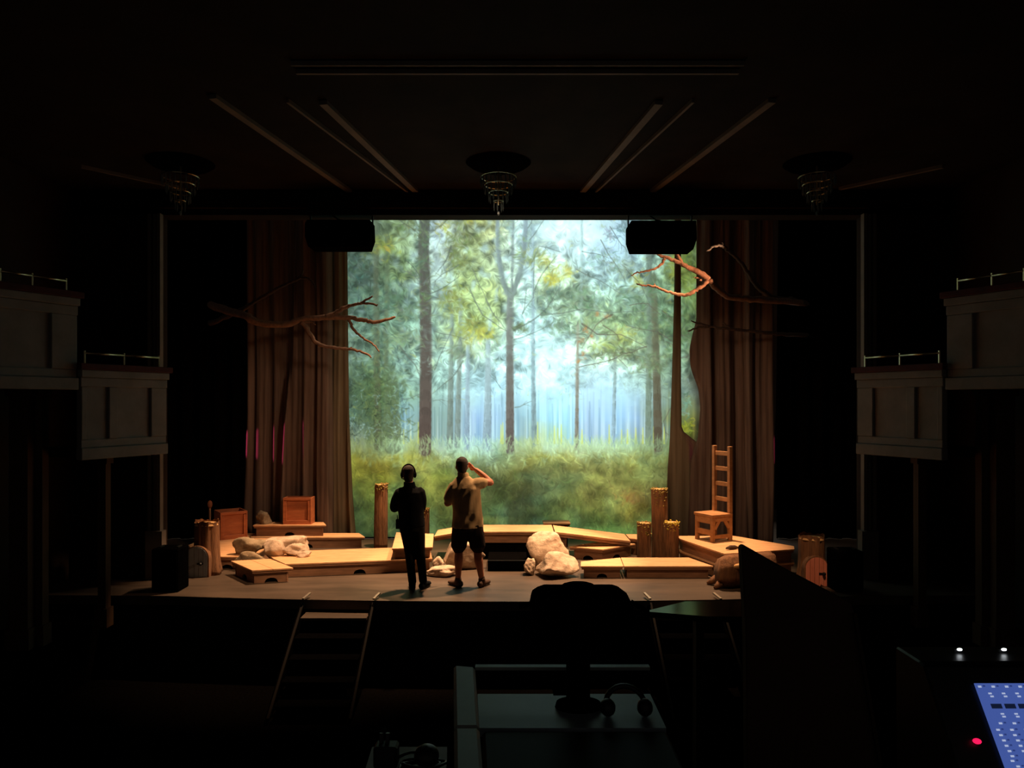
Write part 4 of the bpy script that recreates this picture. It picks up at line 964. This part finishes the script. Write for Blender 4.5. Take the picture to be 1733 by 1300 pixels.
# ---- the figure in khaki shirt and shorts
f = Figure((-.62, 10.26, 0), 'person in khaki shirt and dark shorts, back turned, right hand raised to face')
hc = (-.078, .035, 1.672)
b = MB(); f.head(b, hc, 1.05)
f.tube(b, [(-.052, .0, 1.46), (-.066, .012, 1.54), (-.078, .022, 1.62)], [.068, .060, .058])
f.rings(b, [(0, 0, .86, .15, .11), (0, 0, .95, .165, .115), (-.005, .0, 1.08, .15, .105), (-.02, 0, 1.25, .165, .115), (-.035, 0, 1.37, .17, .11), (-.045, 0, 1.44, .14, .085), (-.05, 0, 1.49, .07, .06)])
f.tube(b, [(.09, 0, 1.425), (.215, .035, 1.445), (.325, .075, 1.435)], [.062, .052, .043]); f.tube(b, [(.325, .075, 1.435), (.225, .115, 1.525), (.110, .145, 1.612)], [.046, .043, .032])
f.hand(b, (.110, .145, 1.612), (-.80, .10, .55), (.3, -.4, .8), .5)
f.tube(b, [(-.195, 0, 1.40), (-.25, .005, 1.28), (-.285, .02, 1.15)], [.058, .048, .043]); f.tube(b, [(-.285, .02, 1.15), (-.215, .13, 1.165), (-.125, .235, 1.20)], [.043, .038, .027])
f.hand(b, (-.125, .235, 1.20), (.75, .5, .2), (0, .3, 1), .5)
for sx, kx, ax in ((-.092, -.118, -.128), (.095, .138, .200)):
    f.tube(b, [(sx, 0, .88), (sx*.6+kx*.4, .015, .70), (kx, .02, .50)], [.088, .078, .056])
    f.tube(b, [(kx, .02, .50), ((kx*.7+ax*.3), -.018, .37), ((kx*.4+ax*.6), -.012, .25), (ax, 0, .10)], [.056, .062, .048, .036])
body = f.part(b, 'body', 'skin', voxel=.0085, sm=2); f.face(hc, body)
b = MB()                                                    # shirt
f.rings(b, [(.002, 0, .825, .222, .150), (.004, 0, .86, .221, .150), (.006, 0, .95, .213, .146), (0, 0, 1.06, .203, .140), (-.012, 0, 1.18, .205, .142), (-.025, 0, 1.28, .212, .144), (-.035, -.004, 1.37, .214, .136), (-.042, -.004, 1.435, .192, .110), (-.048, 0, 1.49, .135, .088), (-.055, .004, 1.54, .078, .072)])
f.tube(b, [(.08, 0, 1.40), (.15, .012, 1.43), (.225, .036, 1.440)], [.092, .086, .076]); f.tube(b, [(-.175, 0, 1.395), (-.225, 0, 1.31), (-.262, .008, 1.21)], [.084, .080, .074])
sh = f.part(b, 'shirt', 'khaki', voxel=.011, sm=4)
V_ = np.empty(len(sh.data.vertices)*3); sh.data.vertices.foreach_get('co', V_); V_ = V_.reshape(-1, 3)      # cloth folds
xx, zz = V_[:, 0], V_[:, 2]; cr = .006*np.sin(26*xx+9*zz+2*np.sin(7*zz))+.005*np.sin(48*xx-22*zz+1.5*np.sin(11*zz+3*xx))+.006*np.sin(19*zz+8*xx)*(zz < 1.05)
V_[:, 1] += cr*np.sign(V_[:, 1]-.0)*np.clip(abs(V_[:, 1])*12, 0, 1); sh.data.vertices.foreach_set('co', V_.ravel()); sh.data.update()
b = MB(); f.rings(b, [(-.054, .005, 1.525, .084, .078), (-.062, .01, 1.582, .076, .072)], 22); f.part(b, 'collar', 'khaki', sh, None)
b = MB()
f.rings(b, [(0, 0, .78, .17, .13), (0, 0, .84, .19, .14), (0, 0, .93, .185, .135)])
f.tube(b, [(-.095, 0, .86), (-.108, .008, .70), (-.120, .012, .555)], [.118, .116, .112]); f.tube(b, [(.098, 0, .86), (.122, .008, .70), (.142, .012, .555)], [.118, .116, .112])
f.part(b, 'shorts', 'shorts', voxel=.011, sm=3)
b = MB(); x, y, z = hc
f.rings(b, [(x+.004, y-.033, z-.088, .056, .056), (x, y-.030, z-.045, .073, .074), (x, y-.022, z-.01, .080, .086), (x, y-.012, z+.03, .087, .102), (x, y-.008, z+.07, .084, .102), (x, y-.006, z+.104, .066, .084), (x, y-.004, z+.128, .032, .042), (x, y-.004, z+.134, .010, .012)])
f.part(b, 'hair', 'hair', voxel=.008, sm=2)
f.shoe((-.128, 0, 0), -.75, .27); f.shoe((.200, 0, 0), .50, .27)
for ax in (-.128, .200):
    b = MB(); f.tube(b, [(ax, 0, .085), (ax, 0, .135)], [.042, .041]); f.part(b, 'sock', 'sole', None, None)

# ---- the figure in black with a headset
f = Figure((-1.365, 10.12, 0), 'person in black with a headset, back turned, arms folded in front')
hc = (-.057, .03, 1.576)
b = MB(); f.head(b, hc, 1.04)
f.tube(b, [(-.036, .0, 1.37), (-.045, .01, 1.44), (-.053, .02, 1.52)], [.066, .058, .056])
f.rings(b, [(-.01, 0, .84, .14, .105), (-.012, 0, .93, .155, .11), (-.02, 0, 1.06, .14, .10), (-.03, 0, 1.22, .155, .11), (-.035, 0, 1.32, .155, .10), (-.036, 0, 1.38, .11, .08), (-.036, 0, 1.41, .065, .058)])
f.tube(b, [(-.175, 0, 1.335), (-.235, .005, 1.22), (-.262, .03, 1.105)], [.054, .046, .042]); f.tube(b, [(-.262, .03, 1.105), (-.19, .15, 1.115), (-.09, .225, 1.14)], [.042, .037, .027]); f.hand(b, (-.09, .225, 1.14), (.9, .15, .1), (0, .3, 1), .5)
f.tube(b, [(.105, 0, 1.345), (.135, .01, 1.22), (.128, .04, 1.10)], [.054, .046, .042]); f.tube(b, [(.128, .04, 1.10), (.06, .17, 1.12), (-.03, .255, 1.16)], [.042, .037, .027]); f.hand(b, (-.03, .255, 1.16), (-.9, .1, .15), (0, -.3, 1), .5)
for P in (((-.085, 0, .86), (-.060, .02, .68), (-.040, .02, .49), (-.018, -.015, .30), (.004, -.02, .09)), ((.075, 0, .86), (.088, .02, .68), (.104, .03, .49), (.126, .02, .30), (.144, .03, .09))):
    f.tube(b, P, [.076, .064, .046, .042, .034])
body = f.part(b, 'body', 'skin', voxel=.0085, sm=2); f.face(hc, body)
b = MB()
f.rings(b, [(-.008, 0, .86, .182, .135), (-.010, 0, .93, .180, .135), (-.016, 0, 1.04, .176, .130), (-.026, 0, 1.16, .188, .135), (-.032, 0, 1.26, .200, .136), (-.034, -.003, 1.33, .190, .122), (-.036, 0, 1.38, .135, .092), (-.037, .003, 1.415, .080, .075)])
f.tube(b, [(-.165, 0, 1.325), (-.225, .003, 1.22), (-.258, .03, 1.105)], [.078, .070, .060]); f.tube(b, [(-.258, .03, 1.105), (-.19, .15, 1.112), (-.10, .22, 1.135)], [.060, .052, .042])
f.tube(b, [(.10, 0, 1.335), (.128, .008, 1.22), (.118, .04, 1.10)], [.076, .068, .060]); f.tube(b, [(.118, .04, 1.10), (.06, .17, 1.117), (-.02, .248, 1.155)], [.060, .052, .042])
jk = f.part(b, 'jacket', 'blackwear', voxel=.011, sm=4)
b = MB(); f.rings(b, [(-.038, .003, 1.41, .083, .079), (-.045, .01, 1.468, .075, .072)], 22); f.part(b, 'collar', 'blackwear', jk, None)
b = MB()
f.rings(b, [(-.008, 0, .80, .165, .125), (-.01, 0, .88, .168, .125)])
for P in (((-.085, 0, .86), (-.060, .02, .68), (-.040, .02, .49), (-.018, -.015, .30), (.004, -.02, .10)), ((.075, 0, .86), (.088, .02, .68), (.104, .03, .49), (.126, .02, .30), (.144, .03, .10))):
    f.tube(b, P, [.100, .086, .068, .060, .056])
f.part(b, 'trousers', 'blacktrouser', voxel=.011, sm=3)
f.shoe((.004, -.02, 0), -.2, .29, 'boot', .16, 'blackwear'); f.shoe((.144, .03, 0), .3, .29, 'boot', .16, 'blackwear')
b = MB(); x, y, z = hc
f.rings(b, [(x+.006, y-.032, z-.105, .050, .046), (x+.003, y-.035, z-.07, .060, .060), (x, y-.026, z-.03, .073, .078), (x, y-.020, z-.005, .076, .086), (x, y-.010, z+.03, .083, .100), (x, y-.006, z+.07, .080, .100), (x, y-.005, z+.102, .062, .080), (x, y-.004, z+.121, .030, .038), (x, y-.004, z+.127, .010, .012)])
f.part(b, 'cropped_hair', 'hair', voxel=.008, sm=2)
hs = MB(); f.tube(hs, [(x+.092*math.cos(a), y-.005, z+.012+.122*math.sin(a)) for a in np.linspace(0, math.pi, 15)], [.011]*15, 8); hset = f.part(hs, 'headset', 'blackwear', None, None)
for sx in (-1, 1):
    b = MB(); f.ball(b, (x+sx*.088, y, z-.008), (.024, .040, .046)); f.part(b, 'ear_cup', 'blackwear', hset, None)
b = MB(); f.tube(b, [(x-.10, y+.02, z-.03), (x-.105, y+.06, z-.06), (x-.07, y+.11, z-.085)], [.007, .006, .010], 8); f.part(b, 'microphone_boom', 'blackwear', hset, None)
b = MB(); b.box(f.w((-.195, -.03, .90)), (.045, .07, .125)).tube([f.w((-.20, -.03, .95)), f.w((-.20, -.03, 1.02))], .006, 6); f.part(b, 'belt_radio', 'blackwear', None, None)

# =====================================================================================
# STAIRS INTO THE HOUSE, FLOOR LOUDSPEAKERS
# =====================================================================================
M['dimstrip'] = mat('stair_edge', '14100d', '1a1511', .8, spec=.1)
for s, side in ((-1, 'left'), (1, 'right')):
    x0, x1 = sorted((s*2.70, s*1.79)); ye = 9.50+.013*2.25**2
    t = thing('stage_stairs', ((x0+x1)/2, ye-.7, -1.0), 'dark steps from the stage edge into the house, %s of centre' % side, 'stairs', 'steps down into the house')
    for i in range(5):
        z = -.17*(i+1)+.02; y1 = ye-.26*i-.02
        MB().box(((x0+x1)/2, y1-.13, z-.015), (x1-x0-.08, .27, .03)).build('tread', M['floor'] if i == 0 else M['blackcloth'], t)
        MB().box(((x0+x1)/2, y1-.01, z-.09), (x1-x0-.08, .02, .14)).build('riser', M['blackcloth'], t)
    for x in (x0, x1):
        a, b_ = Vector((x, ye-.03, -.06)), Vector((x, ye-1.40, -.97))
        MB().slab(a+Vector((-.015, 0, 0)), (0, -1, 0), (0, 0, 1), [(0, 0), (1.38, -.93), (1.2, -.93), (0, -.25)], .03).build('stringer', M['blackcloth'], t)
        MB().bar(a+Vector((0, 0, .03)), b_+Vector((0, 0, .03)), .028, .022).build('hand_strip', M['dimstrip'], t)
        MB().bar((x-.01*s, ye-.06, .03), (x+.05*(-s)*s*s, ye+.14, .055), .03, .02).build('rail_bracket', M['steel'], t)
for x, lb, h in ((-4.68, 'black loudspeaker on the stage floor beside the grey-doored stump', .58), (4.56, 'black loudspeaker on the stage floor at the far right', .55)):
    t = thing('floor_speaker', (x, 10.1, 0), lb, 'loudspeaker', 'loudspeakers standing on the stage floor')
    MB().box((x, 10.12, h/2), (.36, .34, h)).build('cabinet', M['blackcloth'], t, bevel=.012)
    MB().box((x, 9.945, h/2), (.32, .012, h-.06)).build('grille', M['blackcloth'], t)
    for k in (-1, 1): MB().box((x+k*.12, 10.12, h+.008), (.03, .12, .016)).build('handle', M['blackplastic'], t)

# =====================================================================================
# SOUND BOOTH IN THE FOREGROUND
# =====================================================================================
FB = .55                                        # booth floor height
M['laminate'] = mat('grey_laminate', '6f7674', '7e8583', .55, (4, 4, 4), .03)
M['bluelit'] = mat('blue_lit_laminate', '5c6670', '68727c', .5, (4, 4, 4), .03)  # bluish light of the screens is put into this colour
M['panel'] = mat('dark_panel', '2a1d15', '33241a', .75, (3, 3, 3), .05, spec=.15)
M['gloss'] = mat('gloss_black', '0a0a0a', '0c0c0c', .12, spec=.6)
M['consoleblack'] = mat('console_black', '060607', '080809', .38, spec=.3)
M['paper'] = mat('white_board', 'a8aca6', 'b8bcb6', .7, (5, 5, 5), .02)
# desk with a raised ledge
t = thing('sound_desk', (.1, 2.4, FB), 'pale grey desk with raised ledges in the booth', 'desk')
MB().prism([(-.222, 2.81), (-.205, 2.60), (-.178, 2.275), (-.100, 2.275), (-.125, 2.60), (-.139, 2.79)], 1.50, 1.57).build('ledge', M['laminate'], t, bevel=.01)
MB().prism([(-.178, 2.27), (-.140, 1.8), (-.062, 1.8), (-.100, 2.27)], 1.50, 1.57).build('ledge', M['laminate'], t, bevel=.01)
MB().prism([(-.139, 2.812), (-.139, 2.782), (.52, 2.782), (.52, 2.812)], 1.558, 1.57).build('ledge', M['laminate'], t)
MB().prism([(-.13, 2.78), (-.11, 2.49), (.52, 2.49), (.52, 2.78)], 1.44, 1.47).build('inner_top', M['bluelit'], t)
MB().prism([(-.10, 2.48), (-.06, 1.8), (.52, 1.8), (.52, 2.48)], 1.30, 1.465).build('rack_cover', M['black'], t, bevel=.01)
for x, y in ((-.17, 2.72), (-.10, 1.86), (.48, 2.74), (.48, 1.86)): MB().box((x, y, (FB+1.44)/2), (.06, .06, 1.44-FB+.02)).build('leg', M['black'], t)
MB().box((.2, 2.74, 1.0), (.6, .02, .8)).build('modesty_panel', M['black'], t)
# display on a pole
t = thing('desk_display', (.262, 2.63, 1.47), 'black rounded display seen from behind on a pole, below the boulders', 'display')
x0, x1, zt = .065, .43, 1.915
P = [(x0+.02, zt-.24), (x1-.02, zt-.24), (x1, zt-.20), (x1, zt-.07), (x1-.02, zt-.03), (x1-.06, zt), (x0+.05, zt), (x0+.015, zt-.012), (x0, zt-.03)]
MB().slab((0, 2.66, 0), (1, 0, 0), (0, 0, 1), P, .055).build('casing', M['blackcloth'], t, bevel=.012)
MB().ball((.235, 2.632, zt-.005), (.065, .03, .020), 16, 8).build('hump', M['blackcloth'], t, smooth=True)
MB().bar((.075, 2.60, zt-.055), (.025, 2.60, zt-.065), .02, .014).build('bracket', M['blackcloth'], t); MB().bar((.42, 2.60, zt-.05), (.48, 2.60, zt-.085), .02, .014).build('bracket', M['blackcloth'], t)
MB().tube([(.07, 2.6, zt-.03), (.062, 2.6, zt-.06), (.068, 2.6, zt-.10), (.08, 2.61, zt-.16)], .004, 6).build('cable', M['black'], t)
MB().box((.239, 2.67, 1.60), (.085, .035, .30)).build('pole', M['blackcloth'], t, bevel=.01)
MB().rings([(.239, 2.66, 1.471, .085, .06), (.239, 2.66, 1.488, .08, .056)], 24).build('base', M['blackcloth'], t)
MB().box((.170, 2.62, 1.555), (.05, .05, .035)).build('clamp', M['blackcloth'], t)
t = thing('headphones', (.40, 2.60, 1.47), 'black headphones lying on the booth desk beside the pole', 'headphones')
MB().tube([(.40+.07*math.cos(a), 2.60+.05*math.sin(a), 1.50+.05*math.sin(a)) for a in np.linspace(-.3, 3.4, 14)], .010, 8).build('band', M['blackplastic'], t, smooth=True)
for x in (.335, .465): MB().ball((x, 2.585, 1.50), (.028, .034, .030), 12, 8).build('ear_cup', M['blackplastic'], t, smooth=True)
# side shelf with cables
t = thing('side_shelf', (-.3, 2.0, FB), 'small white-topped shelf at the lower edge, left of the desk', 'shelf')
MB().prism([(-.405, 2.14), (-.39, 1.80), (-.165, 1.80), (-.188, 2.14)], 1.54, 1.57).build('top', M['paper'], t)
for x, y in ((-.38, 2.1), (-.37, 1.84), (-.20, 2.1), (-.19, 1.84)): MB().box((x, y, (FB+1.54)/2), (.03, .03, 1.54-FB)).build('leg', M['black'], t)
t = thing('plug_block', (-.345, 2.04, 1.57), 'black plug block standing on the white shelf', 'power plug')
MB().box((-.345, 2.03, 1.60), (.065, .05, .06)).build('body', M['blackplastic'], t, bevel=.006)
for x in (-.36, -.343): MB().tube([(x, 2.035, 1.62), (x, 2.04, 1.655)], .006, 8).build('plug', M['blackplastic'], t)
MB().tube([(-.36, 2.04, 1.65), (-.358, 2.07, 1.66), (-.355, 2.12, 1.60), (-.35, 2.13, 1.575)], .004, 6).build('cable', M['blackplastic'], t)
t = thing('cable_coil', (-.25, 2.0, 1.57), 'tangled black cables on the white shelf', 'cable')
q = np.random.default_rng(2)
MB().ball((-.235, 2.03, 1.598), (.035, .04, .028), 12, 8).build('adapter', M['blackplastic'], t, smooth=True)
for k in range(7):
    a0, r = q.uniform(0, 6.28), q.uniform(.03, .07)
    MB().tube([(-.255+r*math.cos(a0+a)+.01*math.sin(3*a), 2.0+r*.9*math.sin(a0+a), 1.576+.004*k*abs(math.sin(a))) for a in np.linspace(0, q.uniform(3, 6), 16)], .004, 6).build('cable', M['blackplastic'], t, smooth=True)
# glossy table
t = thing('glossy_table', (1.15, 3.83, FB), 'dark table top shining green below the lying log', 'table')
MB().prism([(.676, 3.77), (.98, 3.68), (1.62, 3.68), (1.62, 3.98), (.93, 3.96)], 1.47, 1.50).build('table_top', M['gloss'], t)
for x, y in ((.95, 3.75), (1.55, 3.74), (1.55, 3.92), (.98, 3.90)): MB().box((x, y, (FB+1.47)/2), (.04, .04, 1.47-FB)).build('leg', M['black'], t)
# tall sloping panel
t = thing('booth_panel', (1.0, 2.3, FB), 'tall dark brown panel with a sloping top hiding the stage at right', 'panel')
Q = [(1270, 1790), (1262, 1060), (1255, 930), (1257, 925), (1263, 925), (1330, 963), (1440, 1020), (1447, 1040), (1492, 1300), (1560, 1790)]
P = [(at(a, b, 2.3)[0], max(at(a, b, 2.3)[2], FB)) for a, b in Q]
MB().slab((0, 2.34, 0), (1, 0, 0), (0, 0, 1), P[::-1] if False else [(p[0], p[1]) for p in P][::-1], .04).build('board', M['panel'], t, bevel=.004)
a, b_ = at(1446, 1038, 2.292), at(1490, 1296, 2.292)
MB().bar(a, b_, .010, .010).build('edge_trim', M['house'], t)
# mixing console with lit screen
t = thing('mixing_console', (1.9, 2.3, FB), 'black mixing console with a blue lit control surface in the corner', 'mixing console')
prof = [(1.95, 1.06), (2.62, 1.06), (2.62, 1.703), (2.47, 1.703), (2.44, 1.697), (2.02, 1.137)]
MB().slab((1.36, 0, 0), (0, 1, 0), (0, 0, 1), prof, 1.15).build('body', M['consoleblack'], t, bevel=.006)
for y in (2.05, 2.5):
    for x in (1.42, 2.42): MB().box((x, y, (FB+1.06)/2), (.07, .07, 1.06-FB+.02)).build('leg', M['black'], t)
dn = Vector((0, -.15, -.2)); nrm = Vector((0, -.2, .15)).normalized()
def sc(x, s, lift): return Vector((x, 2.4, 1.654))+dn*s+nrm*lift+Vector((0, 0, 0))
# panel plane runs along the sloping face
off = (Vector((0, 2.44, 1.697))-Vector((0, 2.4, 1.654))).dot(nrm)
scr_m = glow_mat('screen_blue', lin('4a62b0'), .75); mark_m = glow_mat('screen_marks', lin('b8c4e4'), .8); slot_m = glow_mat('screen_slots', lin('16203c'), .6); dot_m = glow_mat('screen_dots', lin('34468c'), .6)
lift0 = max(off, 0)+.004
def quad(mb, xa, xb, s0, s1, lf, th=.0012):
    P = [sc(xa, s1, lf), sc(xb, s1, lf), sc(xb, s0, lf), sc(xa, s0, lf)]; B = [p-nrm*th for p in P]
    mb.add(P+B, [(0,1,2,3),(7,6,5,4),(0,4,5,1),(1,5,6,2),(2,6,7,3),(3,7,4,0)])
mb = MB(); quad(mb, 1.50, 2.46, 0, 2.1, lift0, .003); screen = mb.build('control_screen', scr_m, t, label='blue lit screen')
def s_of(y): return ((y-HY)*2.4-1145)/(250+.15*(y-HY))
pit = .0435
for r, (y, x_off, hgt) in enumerate(((1163, .005, 1.6), (1174.5, .030, 1.3), (1179.5, .033, 1.3), (1209, .045, 1.3), (1213.7, .047, 1.3), (1225, .028, 1.6), (1236, .056, 1.6), (1245, .059, 1.6), (1254, .062, 1.6), (1263, .064, 1.6), (1272, .067, 1.6), (1280.6, .070, 1.6), (1288.6, .065, 1.6), (1298, .076, 1.6))):
    mb = MB()
    for c in range(22):
        x = 1.503+x_off+pit*c-(pit if x_off > .05 else 0)
        if x < 1.502 or x > 2.44: continue
        quad(mb, x, x+.0105, s_of(y-hgt), s_of(y+hgt), lift0+.0015)
    mb.build('mark_row', mark_m, screen, kind='stuff')
    if hgt > 1.5:
        mb = MB()
        for c in range(22):
            x = 1.503+x_off+.016+pit*c-(pit if x_off > .05 else 0)
            if 1.502 < x < 2.44: quad(mb, x, x+.007, s_of(y-2.4), s_of(y+.2), lift0+.0015)
        mb.build('dot_row', dot_m, screen, kind='stuff')
for c in range(21):
    mb = MB(); x = 1.527+pit*c; quad(mb, x, x+.034, s_of(1192), s_of(1200), lift0+.0015); mb.build('meter_slot', slot_m, screen)
p = sc(1.443, .70, lift0)
MB().ball(p, (.013, .011, .008), 14, 8).build('record_button', glow_mat('red_led', (1.0, .01, .09, 1), 1.3), t, smooth=True, label='red lit button')
led_m = glow_mat('white_led', (.9, .95, 1.0, 1), 6.0)
for px_ in (1622, 1697):
    x = (px_-866)*2.55/FOC
    MB().box((x, 2.553, 1.709), (.03, .010, .012)).build('lamp_mount', M['blackplastic'], t)
    MB().ball((x, 2.545, 1.716), (.009, .005, .0045), 12, 7).build('lamp', led_m, t, smooth=True, label='small white lamp')
